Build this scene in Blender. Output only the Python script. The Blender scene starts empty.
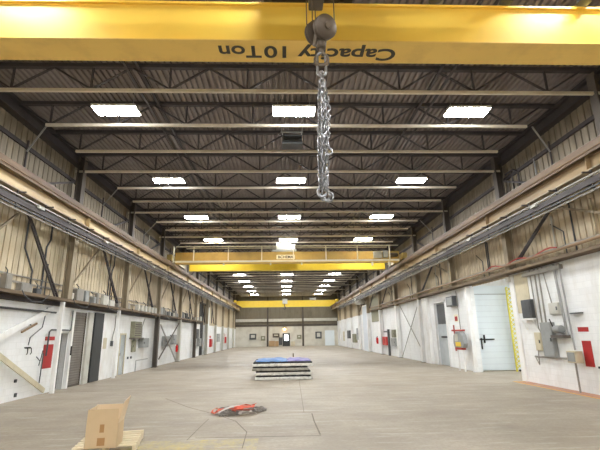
import bpy, math, random
from mathutils import Vector, Matrix
R = random.Random(7)
C = bpy.context.scene.collection
PI = math.pi
ORD = ['first', 'second', 'third', 'fourth', 'fifth', 'sixth', 'seventh', 'eighth', 'ninth', 'tenth', 'eleventh', 'twelfth',
       'thirteenth', 'fourteenth', 'fifteenth', 'sixteenth', 'seventeenth', 'eighteenth', 'nineteenth', 'twentieth',
       'twenty-first', 'twenty-second', 'twenty-third', 'twenty-fourth', 'twenty-fifth', 'twenty-sixth', 'twenty-seventh',
       'twenty-eighth', 'twenty-ninth', 'thirtieth', 'thirty-first', 'thirty-second', 'thirty-third', 'thirty-fourth',
       'thirty-fifth', 'thirty-sixth', 'thirty-seventh', 'thirty-eighth']

# ------------------------------------------------------------------ geometry
class MB:
    def __init__(s):
        s.v, s.f = [], []
    def add(s, vs, fs):
        b = len(s.v)
        s.v += [Vector(v) for v in vs]
        s.f += [[b + i for i in f] for f in fs]
        return s
    def box(s, x0, x1, y0, y1, z0, z1):
        return s.add([(x0, y0, z0), (x1, y0, z0), (x1, y1, z0), (x0, y1, z0), (x0, y0, z1), (x1, y0, z1), (x1, y1, z1), (x0, y1, z1)],
                     [(3, 2, 1, 0), (4, 5, 6, 7), (0, 1, 5, 4), (1, 2, 6, 5), (2, 3, 7, 6), (3, 0, 4, 7)])
    def obox(s, c, half, M):
        c = Vector(c); hx, hy, hz = half
        vs = [c + M @ Vector((a * hx, b * hy, d * hz)) for a, b, d in
              ((-1, -1, -1), (1, -1, -1), (1, 1, -1), (-1, 1, -1), (-1, -1, 1), (1, -1, 1), (1, 1, 1), (-1, 1, 1))]
        return s.add(vs, [(3, 2, 1, 0), (4, 5, 6, 7), (0, 1, 5, 4), (1, 2, 6, 5), (2, 3, 7, 6), (3, 0, 4, 7)])
    def bar(s, p, q, w, h, side=(1, 0, 0)):
        p, q = Vector(p), Vector(q); d = q - p; L = d.length; d.normalize()
        a = Vector(side); a = (a - d * a.dot(d))
        if a.length < 1e-4: a = Vector((0, 1, 0)); a = a - d * a.dot(d)
        a.normalize(); b = d.cross(a)
        M = Matrix((a, d, b)).transposed()
        return s.obox((p + q) / 2, (w / 2, L / 2, h / 2), M)
    def tube(s, pts, r, n=8, closed=False, caps=True):
        pts = [Vector(p) for p in pts]; N = len(pts)
        T = []
        for i in range(N):
            if closed: t = pts[(i + 1) % N] - pts[i - 1]
            else: t = pts[min(i + 1, N - 1)] - pts[max(i - 1, 0)]
            T.append(t.normalized() if t.length > 1e-9 else Vector((0, 0, 1)))
        u = T[0].orthogonal().normalized(); vs = []
        for i in range(N):
            u = (u - T[i] * u.dot(T[i])); u = u.normalized() if u.length > 1e-6 else T[i].orthogonal().normalized()
            w = T[i].cross(u); rr = r[i] if isinstance(r, (list, tuple)) else r
            for k in range(n):
                a = 2 * PI * k / n
                vs.append(pts[i] + (u * math.cos(a) + w * math.sin(a)) * rr)
        fs = []
        for i in range(N if closed else N - 1):
            j = (i + 1) % N
            for k in range(n):
                l = (k + 1) % n
                fs.append((i * n + k, i * n + l, j * n + l, j * n + k))
        if caps and not closed:
            fs.append(tuple(range(n - 1, -1, -1))); fs.append(tuple((N - 1) * n + k for k in range(n)))
        return s.add(vs, fs)
    def cyl(s, p, q, r, n=12):
        return s.tube([p, q], r, n)
    def lathe(s, prof, c, axis=(0, 0, 1), n=24):
        ax = Vector(axis).normalized(); u = ax.orthogonal().normalized(); w = ax.cross(u); c = Vector(c); vs, fs = [], []
        for r, z in prof:
            for k in range(n):
                a = 2 * PI * k / n
                vs.append(c + ax * z + (u * math.cos(a) + w * math.sin(a)) * r)
        m = len(prof)
        for i in range(m - 1):
            for k in range(n):
                l = (k + 1) % n
                fs.append((i * n + k, i * n + l, (i + 1) * n + l, (i + 1) * n + k))
        fs.append(tuple(range(n - 1, -1, -1))); fs.append(tuple((m - 1) * n + k for k in range(n)))
        return s.add(vs, fs)
    def prism(s, poly, o, ux, uy, d):
        o, ux, uy, d = Vector(o), Vector(ux), Vector(uy), Vector(d); n = len(poly)
        vs = [o + ux * a + uy * b for a, b in poly] + [o + ux * a + uy * b + d for a, b in poly]
        fs = [tuple(range(n)), tuple(range(2 * n - 1, n - 1, -1))] + [(i, n + i, n + (i + 1) % n, (i + 1) % n) for i in range(n)]
        return s.add(vs, fs)
    def sheet(s, rows):
        n = len(rows[0]); vs = [p for r in rows for p in r]
        return s.add(vs, [(i * n + j, i * n + j + 1, (i + 1) * n + j + 1, (i + 1) * n + j) for i in range(len(rows) - 1) for j in range(n - 1)])

ORG = {}
def mesh(name, mb, mat, off=Vector((0, 0, 0)), bev=0, smooth=False):
    me = bpy.data.meshes.new(name)
    me.from_pydata([tuple(v - off) for v in mb.v], [], mb.f)
    import bmesh
    bm = bmesh.new(); bm.from_mesh(me); bmesh.ops.recalc_face_normals(bm, faces=bm.faces); bm.to_mesh(me); bm.free()
    me.materials.append(mat)
    if smooth:
        me.shade_smooth(); me.set_sharp_from_angle(angle=math.radians(38))
    o = bpy.data.objects.new(name, me); C.objects.link(o)
    if bev:
        m = o.modifiers.new('bevel', 'BEVEL'); m.width = bev; m.segments = 2; m.limit_method = 'ANGLE'
    return o
def props(o, label=None, cat=None, group=None, kind=None):
    for k, v in (('label', label), ('category', cat), ('group', group), ('kind', kind)):
        if v: o[k] = v
    return o
def T(name, label, cat, loc=(0, 0, 0), group=None, rz=0):
    o = bpy.data.objects.new(name, None); C.objects.link(o); o.location = loc; o.rotation_euler = (0, 0, rz)
    o.empty_display_size = .2
    ORG[o.name] = Vector(loc)
    return props(o, label, cat, group)
def P(name, mb, mat, par, bev=0, smooth=False, label=None, local=False):
    off = Vector((0, 0, 0)) if local else ORG[par.name]
    o = mesh(name, mb, mat, off, bev, smooth); o.parent = par; ORG[o.name] = ORG[par.name]
    if label: o['label'] = label
    return o
def S(name, mb, mat, label, cat, group=None, bev=0, smooth=False, kind=None):
    xs = [v.x for v in mb.v]; ys = [v.y for v in mb.v]; zs = [v.z for v in mb.v]
    off = Vector(((min(xs) + max(xs)) / 2, (min(ys) + max(ys)) / 2, min(zs)))
    o = mesh(name, mb, mat, off, bev, smooth); o.location = off; ORG[o.name] = off
    return props(o, label, cat, group, kind)
def ST(name, mb, mat, smooth=False, label=None, cat=None):
    o = mesh(name, mb, mat, smooth=smooth); ORG[o.name] = Vector((0, 0, 0))
    return props(o, label, cat, None, 'structure')
def dup(root, loc, label, group=None):
    r = root.copy(); C.objects.link(r); r.location = loc; r['label'] = label
    if group: r['group'] = group
    ORG[r.name] = Vector(loc)
    for ch in list(root.children):
        c = ch.copy(); C.objects.link(c); c.parent = r
        for g in list(ch.children):
            d = g.copy(); C.objects.link(d); d.parent = c
    return r

# ------------------------------------------------------------------ materials
def lin(c):
    return tuple(((x / 255) / 12.92 if x / 255 <= .04045 else ((x / 255 + .055) / 1.055) ** 2.4) for x in c) + (1,)
class NT:
    def __init__(s, name):
        s.m = bpy.data.materials.new(name); s.m.use_nodes = True; s.t = s.m.node_tree
        s.b = s.t.nodes['Principled BSDF']
    def n(s, typ, **kw):
        x = s.t.nodes.new(typ)
        for k, v in kw.items():
            if hasattr(x, k): setattr(x, k, v)
            else: x.inputs[k].default_value = v
        return x
    def l(s, a, b): s.t.links.new(a, b)
    def pos(s, sc=(1, 1, 1), coord='pos'):
        if coord == 'pos': src = s.n('ShaderNodeNewGeometry').outputs['Position']
        else: src = s.n('ShaderNodeTexCoord').outputs['Object']
        mp = s.n('ShaderNodeMapping'); mp.inputs['Scale'].default_value = sc; s.l(src, mp.inputs['Vector']); return mp.outputs['Vector']
    def noise(s, vec, scale, detail=4, rough=.6):
        x = s.n('ShaderNodeTexNoise'); x.inputs['Scale'].default_value = scale; x.inputs['Detail'].default_value = detail
        x.inputs['Roughness'].default_value = rough; s.l(vec, x.inputs['Vector']); return x.outputs['Fac']
    def ramp(s, fac, lo, hi):
        x = s.n('ShaderNodeMapRange'); x.inputs['From Min'].default_value = lo; x.inputs['From Max'].default_value = hi
        s.l(fac, x.inputs['Value']); return x.outputs['Result']
    def mix(s, fac, a, b):
        x = s.n('ShaderNodeMix'); x.data_type = 'RGBA'
        for v, i in ((fac, 0), (a, 6), (b, 7)):
            if isinstance(v, (tuple, float, int)): x.inputs[i].default_value = v
            else: s.l(v, x.inputs[i])
        return x.outputs[2]
    def math(s, op, a, b):
        x = s.n('ShaderNodeMath'); x.operation = op
        for v, i in ((a, 0), (b, 1)):
            if isinstance(v, (float, int)): x.inputs[i].default_value = v
            else: s.l(v, x.inputs[i])
        return x.outputs[0]
def paint(name, rgb, dirt=None, amt=.35, rough=.5, metal=0., scale=3., streak=(1, 1, 1), lo=.45, hi=.75, spec=.4, bump=0):
    t = NT(name); base = lin(rgb)
    d = lin(dirt) if dirt else tuple(x * .6 for x in base[:3]) + (1,)
    f = t.noise(t.pos(streak), scale); f = t.math('MULTIPLY', t.ramp(f, lo, hi), amt)
    t.l(t.mix(f, base, d), t.b.inputs['Base Color'])
    t.b.inputs['Roughness'].default_value = rough; t.b.inputs['Metallic'].default_value = metal
    t.b.inputs['Specular IOR Level'].default_value = spec
    if bump:
        b = t.n('ShaderNodeBump'); b.inputs['Strength'].default_value = bump; b.inputs['Distance'].default_value = .02
        t.l(t.noise(t.pos((1, 1, 1)), scale * 6), b.inputs['Height']); t.l(b.outputs['Normal'], t.b.inputs['Normal'])
    return t.m
def emit(name, rgb, strength):
    t = NT(name); t.b.inputs['Base Color'].default_value = (.8, .8, .8, 1)
    t.b.inputs['Emission Color'].default_value = rgb + (1,); t.b.inputs['Emission Strength'].default_value = strength
    return t.m

def floor_mat():
    t = NT('worn_concrete')
    p = t.pos()
    big = t.ramp(t.noise(p, .45, 8, .7), .38, .62)
    st = t.ramp(t.noise(t.pos((.5, 1.6, 1)), 1.1, 6, .65), .35, .72)
    fine = t.ramp(t.noise(p, 14, 4), .35, .7)
    c = t.mix(big, lin(FLOOR_A), lin(FLOOR_B))
    c = t.mix(t.math('MULTIPLY', st, .6), c, lin(FLOOR_C))
    c = t.mix(t.math('MULTIPLY', fine, .34), c, lin((118, 106, 88)))
    # pale tyre scuffs running across the slab
    mpn = t.n('ShaderNodeMapping'); mpn.inputs['Rotation'].default_value = (0, 0, .5); mpn.inputs['Scale'].default_value = (.35, 3.0, 1); t.l(p, mpn.inputs['Vector'])
    sc = t.ramp(t.noise(mpn.outputs['Vector'], 1.7, 6, .75), .55, .7)
    c = t.mix(t.math('MULTIPLY', sc, .6), c, lin((204, 198, 184)))
    sp = t.ramp(t.noise(t.pos((1, 1.6, 1)), 3.2, 6, .8), .62, .74)
    c = t.mix(t.math('MULTIPLY', sp, .6), c, lin((118, 106, 90)))
    # worn yellow line painted across the slab
    sx = t.n('ShaderNodeSeparateXYZ'); t.l(p, sx.inputs[0])
    a = t.math('COMPARE', sx.outputs['Y'], 8.3); a.node.inputs[2].default_value = .5
    b = t.math('COMPARE', sx.outputs['X'], -1.75); b.node.inputs[2].default_value = 1.25
    w = t.ramp(t.noise(t.pos((1, .5, 1)), 3.5, 6, .8), .42, .75)
    t.l(t.mix(t.math('MULTIPLY', t.math('MULTIPLY', t.math('MULTIPLY', a, b), w), .85), c, lin((200, 180, 88))), t.b.inputs['Base Color'])
    t.l(t.math('ADD', t.math('MULTIPLY', st, -.12), .62), t.b.inputs['Roughness'])
    t.b.inputs['Specular IOR Level'].default_value = .35
    return t.m
def block_mat(name, a, b, stain, amt=.5):
    t = NT(name); g = t.n('ShaderNodeNewGeometry'); sx = t.n('ShaderNodeSeparateXYZ'); t.l(g.outputs['Position'], sx.inputs[0])
    xy = t.math('ADD', sx.outputs['X'], sx.outputs['Y'])
    cb = t.n('ShaderNodeCombineXYZ'); t.l(xy, cb.inputs[0]); t.l(sx.outputs['Z'], cb.inputs[1])
    br = t.n('ShaderNodeTexBrick'); t.l(cb.outputs[0], br.inputs['Vector'])
    br.inputs['Scale'].default_value = 1.0; br.inputs['Brick Width'].default_value = .4; br.inputs['Row Height'].default_value = .2
    br.inputs['Mortar Size'].default_value = .008; br.inputs['Color1'].default_value = lin(a); br.inputs['Color2'].default_value = lin(b)
    br.inputs['Mortar'].default_value = tuple(x * .9 for x in lin(a)[:3]) + (1,)
    f = t.ramp(t.noise(t.pos((1, 1, .35)), 1.7, 6, .7), .5, .78)
    t.l(t.mix(t.math('MULTIPLY', f, amt), br.outputs['Color'], lin(stain)), t.b.inputs['Base Color'])
    t.b.inputs['Roughness'].default_value = .55
    return t.m
def siding_mat(name, a, b, stain):
    t = NT(name)
    f = t.ramp(t.noise(t.pos((3, 3, .25)), 1.6, 6, .7), .38, .66)
    c = t.mix(f, lin(a), lin(b))
    g = t.ramp(t.noise(t.pos((1, 1, .5)), .9, 6, .7), .52, .75)
    t.l(t.mix(t.math('MULTIPLY', g, .75), c, lin(stain)), t.b.inputs['Base Color']); t.b.inputs['Roughness'].default_value = .6
    return t.m
FLOOR_A, FLOOR_B, FLOOR_C = (158, 147, 130), (180, 170, 154), (128, 117, 101)
M = {}
M['floor'] = floor_mat()
M['block'] = block_mat('white_block', (238, 239, 238), (232, 233, 232), (196, 190, 176))
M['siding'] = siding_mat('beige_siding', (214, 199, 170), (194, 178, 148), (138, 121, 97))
M['siding_shade'] = siding_mat('siding_painted_shade', (152, 140, 121), (128, 116, 99), (90, 79, 65))  # darker siding colour holds the weaker light above the runway
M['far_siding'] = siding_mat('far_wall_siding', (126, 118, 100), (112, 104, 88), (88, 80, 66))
M['deck'] = paint('roof_deck', (140, 130, 126), (104, 92, 88), .6, .6, scale=1.2)
M['chord'] = paint('cream_steel', (226, 218, 202), (190, 176, 152), .4, .5)
M['web'] = paint('dark_steel', (72, 66, 66), (54, 48, 46), .5, .6)
M['taupe'] = paint('taupe_steel', (158, 144, 120), (108, 95, 76), .6, .55, streak=(1, 1, .3))
M['darkcol'] = paint('brown_grey_steel', (92, 84, 76), (62, 55, 50), .6, .55, streak=(1, 1, .3))
M['white'] = paint('white_paint', (238, 238, 236), (190, 180, 160), .4, .5, streak=(1, 1, .4))
M['yellow'] = paint('crane_yellow', (252, 214, 92), (236, 192, 78), .5, .36, scale=.9, spec=.7, streak=(.5, 1, 1))
M['mustard'] = paint('mustard', (178, 152, 84), (138, 114, 64), .6, .45, scale=1.5)
M['yellow_under'] = paint('crane_yellow_dusty', (240, 202, 108), (206, 166, 90), .5, .5, scale=2)
M['lemon'] = paint('lemon_paint', (240, 206, 66), (212, 172, 60), .3, .4)
M['beige_web'] = paint('runway_beige', (206, 182, 138), (132, 108, 76), .75, .5, streak=(1, .25, 2), scale=1.6)
M['rust_web'] = paint('runway_brown', (150, 126, 92), (104, 78, 58), .8, .55, streak=(1, .25, 2), scale=1.6)
M['rust_cap'] = paint('dusty_cap', (112, 92, 72), (78, 60, 46), .8, .6, streak=(1, .3, 3), scale=2)
M['galv'] = paint('galvanised', (168, 168, 166), (120, 118, 114), .5, .42, metal=.35)
M['conduit'] = paint('grey_conduit', (150, 146, 138), (110, 104, 96), .5, .45, metal=.2)
M['greybox'] = paint('grey_enamel', (150, 152, 150), (112, 110, 104), .35, .45)
M['palebox'] = paint('pale_enamel', (198, 196, 186), (150, 140, 124), .4, .5)
M['beigebox'] = paint('beige_enamel', (206, 196, 168), (160, 146, 116), .4, .5)
M['darkgrey'] = paint('dark_grey', (78, 80, 82), (54, 54, 54), .5, .5)
M['black'] = paint('black_rubber', (30, 29, 28), (46, 42, 38), .4, .6)
M['slab'] = paint('charcoal_panel', (56, 58, 58), (40, 40, 40), .5, .55)
M['roller'] = paint('roller_steel', (120, 114, 106), (86, 78, 70), .6, .5, streak=(1, 1, .4))
M['olive'] = paint('olive_grey', (136, 134, 112), (100, 96, 80), .5, .55)
M['red'] = paint('sign_red', (172, 40, 40), (150, 34, 30), .4, .5)
M['red_dull'] = paint('faded_red', (176, 66, 56), (150, 90, 76), .5, .6)
M['ext_red'] = paint('extinguisher_red', (196, 26, 24), (150, 20, 20), .3, .3)
M['door_grey'] = paint('grey_door', (176, 182, 184), (140, 144, 144), .35, .45)
M['door_blue'] = paint('pale_blue_door', (226, 234, 238), (206, 216, 222), .4, .4, streak=(1, 1, .4), scale=1.2)
M['door_white'] = paint('white_door', (206, 212, 218), (178, 182, 186), .4, .45)
M['timber'] = paint('brown_timber', (116, 98, 76), (74, 60, 46), .8, .65, streak=(1, .2, 1))
M['pipe_brown'] = paint('rusty_pipe', (138, 112, 82), (96, 72, 52), .7, .55, streak=(1, .3, 1))
M['card'] = paint('cardboard', (214, 188, 150), (196, 166, 126), .35, .7, scale=2)
M['card_in'] = paint('cardboard_inside', (230, 208, 174), (206, 176, 138), .3, .7)
M['tape'] = paint('kraft_tape', (176, 132, 84), (160, 118, 74), .4, .4)
M['wood'] = paint('pallet_wood', (232, 218, 188), (204, 182, 144), .5, .7, streak=(.6, 5, 5), scale=2)
M['pad_light'] = paint('pad_edge', (226, 224, 216), (140, 138, 132), .6, .75, scale=7)
M['pad_grey'] = paint('pad_edge_grey', (168, 166, 156), (96, 94, 88), .6, .75, scale=7)
M['pad_dark'] = paint('pad_black', (34, 34, 34), (56, 54, 50), .5, .7, scale=6)
M['sheet_blue'] = paint('blue_sheet', (52, 108, 168), (28, 54, 96), .7, .45, scale=3)
M['sheet_purple'] = paint('purple_sheet', (100, 92, 156), (60, 54, 104), .7, .45, scale=3)
M['orange'] = paint('orange_web', (228, 106, 80), (206, 84, 62), .5, .7)
M['strap_white'] = paint('grey_white_web', (200, 192, 184), (150, 140, 132), .5, .7)
M['chain'] = paint('bright_chain', (160, 160, 162), (92, 92, 92), .6, .3, metal=.9)
M['chain_dark'] = paint('dark_chain', (150, 144, 138), (92, 88, 84), .5, .45, metal=.3)
M['hook'] = paint('hook_steel', (100, 88, 76), (62, 52, 44), .6, .45, metal=.35)
M['iron'] = paint('grimy_iron', (104, 92, 78), (70, 60, 50), .6, .5, metal=.3)
M['text'] = paint('stencil_black', (62, 58, 48), (80, 74, 58), .5, .6)
M['ink'] = paint('ink', (30, 30, 32), None, .1, .6)
M['plate'] = paint('white_plate', (236, 230, 204), (216, 208, 180), .3, .5)
M['crack'] = paint('slab_joint', (116, 107, 92), (140, 130, 114), .7, .8, scale=6)
M['orange_line'] = paint('orange_line', (214, 160, 70), (190, 160, 110), .6, .7, scale=5)
M['red_floor'] = paint('faded_red_floor', (176, 128, 106), (180, 160, 136), .7, .7, scale=3)
M['glass'] = paint('dark_glass', (60, 64, 66), (44, 46, 48), .4, .15)
M['card_far'] = paint('brown_crate', (170, 140, 104), (150, 118, 84), .4, .7)
M['lamp'] = emit('led_diffuser', (.97, 1.0, 1.02), 62.)
M['warm'] = emit('warm_lamp', (1.0, .55, .2), 9.)
M['daypane'] = emit('daylit_pane', (.9, .95, 1.0), 5.)
M['cool'] = emit('annex_fill_glow', (.9, .96, 1.0), 65.)  # glow of the added annex fill light

# ------------------------------------------------------------------ dimensions (metres; hall runs along +Y, camera at the origin)
XL, XR = -8.7, 9.5          # faces of the painted block walls
SL, SR = -8.9, 9.7          # siding planes
Y0, Y1 = -8., 77.5
ZD = 9.5                    # deck
RLX, RRX = -8.05, 8.65      # runway girders
BAY = 6.1; YC = [10.7 + BAY * k for k in range(-3, 11)]
ZJ = 8.66

# ------------------------------------------------------------------ shell
ST('floor', MB().box(-14, 15, Y0, Y1 + .3, -.2, 0), M['floor'])
def corrugate(a0, a1, pitch, depth, fn, groove=True):
    """trapezoid ribs from a0 to a1; fn(a, d) -> pair of points"""
    prof = ((0, depth), (pitch * .8, depth), (pitch * .84, 0), (pitch * .96, 0)) if groove else ((0, 0), (pitch * .5, 0), (pitch * .6, depth), (pitch * .9, depth))
    rows = []; a = a0
    while a < a1:
        for da, d in prof:
            rows.append(fn(min(a + da, a1), d))
        a += pitch
    rows.append(fn(a1, 0)); return rows
ST('ceiling', MB().sheet(corrugate(SL, SR, .18, .075, lambda a, d: ((a, Y0, ZD + d), (a, Y1, ZD + d)), False)), M['deck'])
ST('wall_left', MB().sheet(corrugate(Y0, Y1, .3, .07, lambda a, d: ((SL + d, a, 3.05), (SL + d, a, 6.95)))), M['siding'])
ST('wall_left_upper', MB().sheet(corrugate(Y0, Y1, .3, .07, lambda a, d: ((SL + d, a, 6.95), (SL + d, a, ZD + .1)))), M['siding_shade'])
ST('wall_right', MB().sheet(corrugate(Y0, Y1, .3, .07, lambda a, d: ((SR - d, a, 4.15), (SR - d, a, 6.95)))), M['siding'])
ST('wall_right_upper', MB().sheet(corrugate(Y0, Y1, .3, .07, lambda a, d: ((SR - d, a, 6.95), (SR - d, a, ZD + .1)))), M['siding_shade'])
ST('wall_far', MB().sheet(corrugate(SL, SR, .3, .045, lambda a, d: ((a, Y1 - d, 0), (a, Y1 - d, ZD + .1)))), M['far_siding'])
ST('wall_back', MB().box(SL, SR, Y0 - .2, Y0, 0, ZD), M['block'])
def holed(x0, x1, ya, yb, za, zb, holes):
    """block wall along Y with rectangular openings (y0,y1,z0,z1)"""
    ys = sorted({ya, yb} | {h[i] for h in holes for i in (0, 1)}); m = MB()
    for a, b in zip(ys, ys[1:]):
        zs = [(h[2], h[3]) for h in holes if h[0] <= a + 1e-6 and h[1] >= b - 1e-6]
        z = za
        for h0, h1 in sorted(zs):
            if h0 > z: m.box(x0, x1, a, b, z, h0)
            z = h1
        if zb > z: m.box(x0, x1, a, b, z, zb)
    return m
ST('wall_left_block', holed(SL, XL, Y0, Y1, 0, 3.1, [(17.02, 17.72, 0, 2.1), (18.0, 19.25, 0, 2.98), (23.4, 24.1, 0, 2.04), (36.1, 36.8, .1, 2.0), (44.8, 47.0, 0, 3.1)]), M['block'])
ST('wall_right_block', holed(XR, SR, Y0, Y1, 0, 4.2, [(17.4, 21.35, 0, 4.2), (24.95, 26.75, 0, 3.68)]), M['block'])
# annex seen through the bay opening of the right-hand wall
ST('wall_annex', MB().box(SR, 13.2, 22.0, 22.2, 0, 4.6).box(13.0, 13.2, 15.2, 22.0, 0, 4.6).box(SR, 13.0, 15.0, 15.2, 0, 4.6), M['white'])
ST('ceiling_annex', MB().box(SR, 13.2, 15.0, 22.2, 4.6, 4.7), M['white'])
# room behind the ajar door of the left-hand wall, kept dark
ST('wall_closet', MB().box(-11, -10.9, 16, 20, 0, 3.2).box(-11, SL, 16, 16.1, 0, 3.2).box(-11, SL, 17.85, 17.95, 0, 3.2).box(-11, SL, 16, 17.9, 3.1, 3.2), M['darkgrey'])
# eave struts and rake strips: dark steel between siding and deck
ST('trim_1', MB().box(SL + .03, SL + .35, Y0, Y1, 8.95, 9.05).box(SL + .03, SL + .35, Y0, Y1, 9.36, 9.46).box(SL + .12, SL + .2, Y0, Y1, 9.05, 9.36), M['web'])
ST('trim_2', MB().box(SR - .35, SR - .03, Y0, Y1, 8.95, 9.05).box(SR - .35, SR - .03, Y0, Y1, 9.36, 9.46).box(SR - .2, SR - .12, Y0, Y1, 9.05, 9.36), M['web'])
ST('trim_3', MB().box(SL + .05, SL + .14, Y0, Y1, 8.2, 8.34).box(SL + .05, SL + .12, Y0, Y1, 7.2, 7.28), M['web'])
ST('trim_4', MB().box(SR - .14, SR - .05, Y0, Y1, 8.2, 8.34).box(SR - .12, SR - .05, Y0, Y1, 7.2, 7.28), M['web'])
# slab joints and cracks
def strip(pts, w):
    m = MB()
    for a, b in zip(pts, pts[1:]):
        m.bar((a[0], a[1], .001), (b[0], b[1], .001), w, .002)
    return m
for k, (pts, w) in enumerate([([(-3.8, 14.5), (-2.7, 12.7), (-1.76, 11.5), (-1.14, 10.56), (-.78, 9.38), (-.75, 8.1)], .018),
                              ([(-1.81, 10.88), (-1.84, 9.9), (-1.86, 8.8)], .014), ([(-1.74, 8.97), (.7, 8.91)], .014),
                              ([(1.1, 31.8), (.62, 19.4), (.48, 11.5)], .014), ([(.67, 11.3), (.66, 10.3), (.69, 9.0)], .03),
                              ([(-1.7, 11.5), (.66, 11.4)], .01), ([(-8.6, 16.75), (9.4, 16.7)], .008), ([(-8.6, 29.0), (9.4, 29.0)], .008)]):
    ST('floor_joint', strip(pts, w), M['crack'])
ST('floor_line', MB().box(8.93, 9.02, 11.0, 17.2, 0, .003).box(8.93, 9.44, 17.12, 17.2, 0, .003), M['orange_line'])
ST('floor_marking', MB().box(9.03, 9.48, 11.0, 17.1, 0, .002), M['red_floor'])

# ------------------------------------------------------------------ columns
def column(x, y, sgn, mid, base, zbase, label, group, dx=.15, dy=.15):
    """sgn = +1: column on the left wall; zbase: where the painted foot ends"""
    t = T('steel_column', label, 'column', (x, y, 0), group); t['kind'] = 'thing'
    def H(z0, z1):
        return MB().box(x - dx, x - dx + .03, y - dy, y + dy, z0, z1).box(x + dx - .03, x + dx, y - dy, y + dy, z0, z1).box(x - dx + .03, x + dx - .03, y - .02, y + .02, z0, z1)
    P('upper_shaft', H(6.2, 9.3), M['darkcol'], t)
    P('shaft', H(zbase, 6.2), M[mid], t)
    if base: P('painted_base', H(.03, zbase), M[base], t)
    if base: P('base_plate', MB().box(x - dx - .04, x + dx + .04, y - .2, y + .2, 0, .03), M['darkcol'], t)
    P('bracket', MB().prism([(0, 0), (.2, 0), (.2, -.1), (0, -.5)], (x + sgn * dx, y - .05, 6.19), (sgn, 0, 0), (0, 0, 1), (0, .1, 0)), M['taupe'], t)
    return t
LBASE = {16.8: None, 22.9: None, 29.0: 'darkcol', 35.1: 'palebox', 41.2: 'darkcol'}
for k, y in enumerate(YC):
    yr = round(y, 1)
    if yr < 10: continue
    n = ORD[k - 3]
    column(-8.45, y, 1, 'taupe', LBASE.get(yr, 'white' if yr < 12 else 'palebox'), 3.37 if 16 < yr < 24 else 3.2, 'steel wall column on the roller-door side, %s along from the near crane' % n, 'columns along the roller-door wall', .13, .15)
    column(9.3, y, -1, 'taupe', None if 16 < yr < 24 else 'white', 4.33 if 16 < yr < 24 else 4.1, 'steel wall column on the scissor-gate side, %s along from the near crane' % n, 'columns along the scissor-gate wall')

# ------------------------------------------------------------------ roof joists
def joist(y, short):
    x0, x1 = (SL + .15, SR - .15)
    b0, b1 = (-7.75, 8.3) if short else (SL + .2, SR - .25)
    t = T('roof_joist', 'j', 'roof truss', (0.3, y, ZJ), 'roof trusses')
    P('bottom_chord', MB().box(b0, b1, y - .04, y + .04, ZJ - .045, ZJ + .045), M['chord'], t, label='cream bottom chord')
    P('top_chord', MB().box(x0, x1, y - .07, y + .07, ZD - .12, ZD - .005), M['web'], t)
    m = MB(); step = 2.2; z0, z1 = ZJ + .04, ZD - .1
    for k in range(-5, 4):
        x = 1.18 + step * k
        if b0 <= x <= b1: m.bar((x, y, z0), (x, y, z1), .05, .05)
        xm = x + step / 2
        for xa in (x, x + step):
            if b0 - .3 <= xa <= b1 + .3 and x0 < xm < x1: m.bar((xa, y, z0), (xm, y, z1), .05, .05, (0, 1, 0))
    for (xa, xb) in ((b0, x0), (b1, x1)):
        if abs(xa - xb) > .5: m.bar((xa, y, ZJ), (xb, y, z1), .05, .05, (0, 1, 0))
    P('web', m, M['web'], t)
    return t
jn = {}
k = 0
first = {}
y = YC[3]
ys = [10.7 + BAY / 3 * i for i in range(-3, 33)]
idx = 0
for i, y in enumerate(ys):
    short = (i % 3) != 0
    if y < 10:
        lab = 'open-web roof truss hidden above the near crane, %s of three' % ORD[i]
    else:
        lab = 'open-web roof truss with cream bottom chord, %s beyond the near yellow crane' % ORD[idx]; idx += 1
    if short not in first:
        first[short] = joist(y, short); first[short]['label'] = lab
    else:
        dup(first[short], (0.3, y, ZJ), lab)
# kickers from the ends of the shorter chords down to the wall girts
# lines of bridging under the deck
for x, nm in ((-4.1, 'roller-door side'), (4.6, 'scissor-gate side')):
    S('bridging_line', MB().box(x - .035, x + .035, Y0 + .2, Y1 - .2, ZD - .2, ZD - .13).box(x - .03, x + .03, Y0 + .2, Y1 - .2, ZJ + .07, ZJ + .12), M['web'],
      'long dark bridging angles tying the roof trusses together, line on the %s' % nm, 'roof bridging')

# ------------------------------------------------------------------ lights
def fixture():
    x, y, z = 0, 0, 8.66
    t = T('high_bay_light', 'l', 'ceiling light', (x, y, z))
    P('housing', MB().box(x - .66, x + .66, y - .3, y + .3, z + .03, z + .1).box(x - .2, x + .2, y - .08, y + .08, z + .1, z + .2), M['palebox'], t)
    for s in (-1, 1):
        P('diffuser', MB().box(x + s * .33 - .31, x + s * .33 + .31, y - .26, y + .26, z, z + .03), M['lamp'], t)
    for s in (-1, 1):
        P('hanger', MB().cyl((x + s * .5, y, z + .1), (x + s * .5, y, ZD + .02), .008, 5), M['galv'], t)
    return t
fx = fixture(); used = False
LINES = [(-5.15, 'roller-door side line'), (.33, 'middle line of the hall'), (5.85, 'scissor-gate side line')]
for r in range(-3, 11):
    y = 11.85 + BAY * r
    for x, nm in LINES:
        if r >= 0: lab = 'LED ceiling light, %s past the near crane, %s' % (ORD[r], nm)
        else: lab = 'LED ceiling light, %s short of the near crane, %s' % (ORD[-r - 1], nm)
        if not used:
            fx.location = (x, y, 8.66); fx['label'] = lab; fx['group'] = 'high bay ceiling lights'; used = True
        else: dup(fx, (x, y, 8.66), lab, 'high bay ceiling lights')

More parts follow.
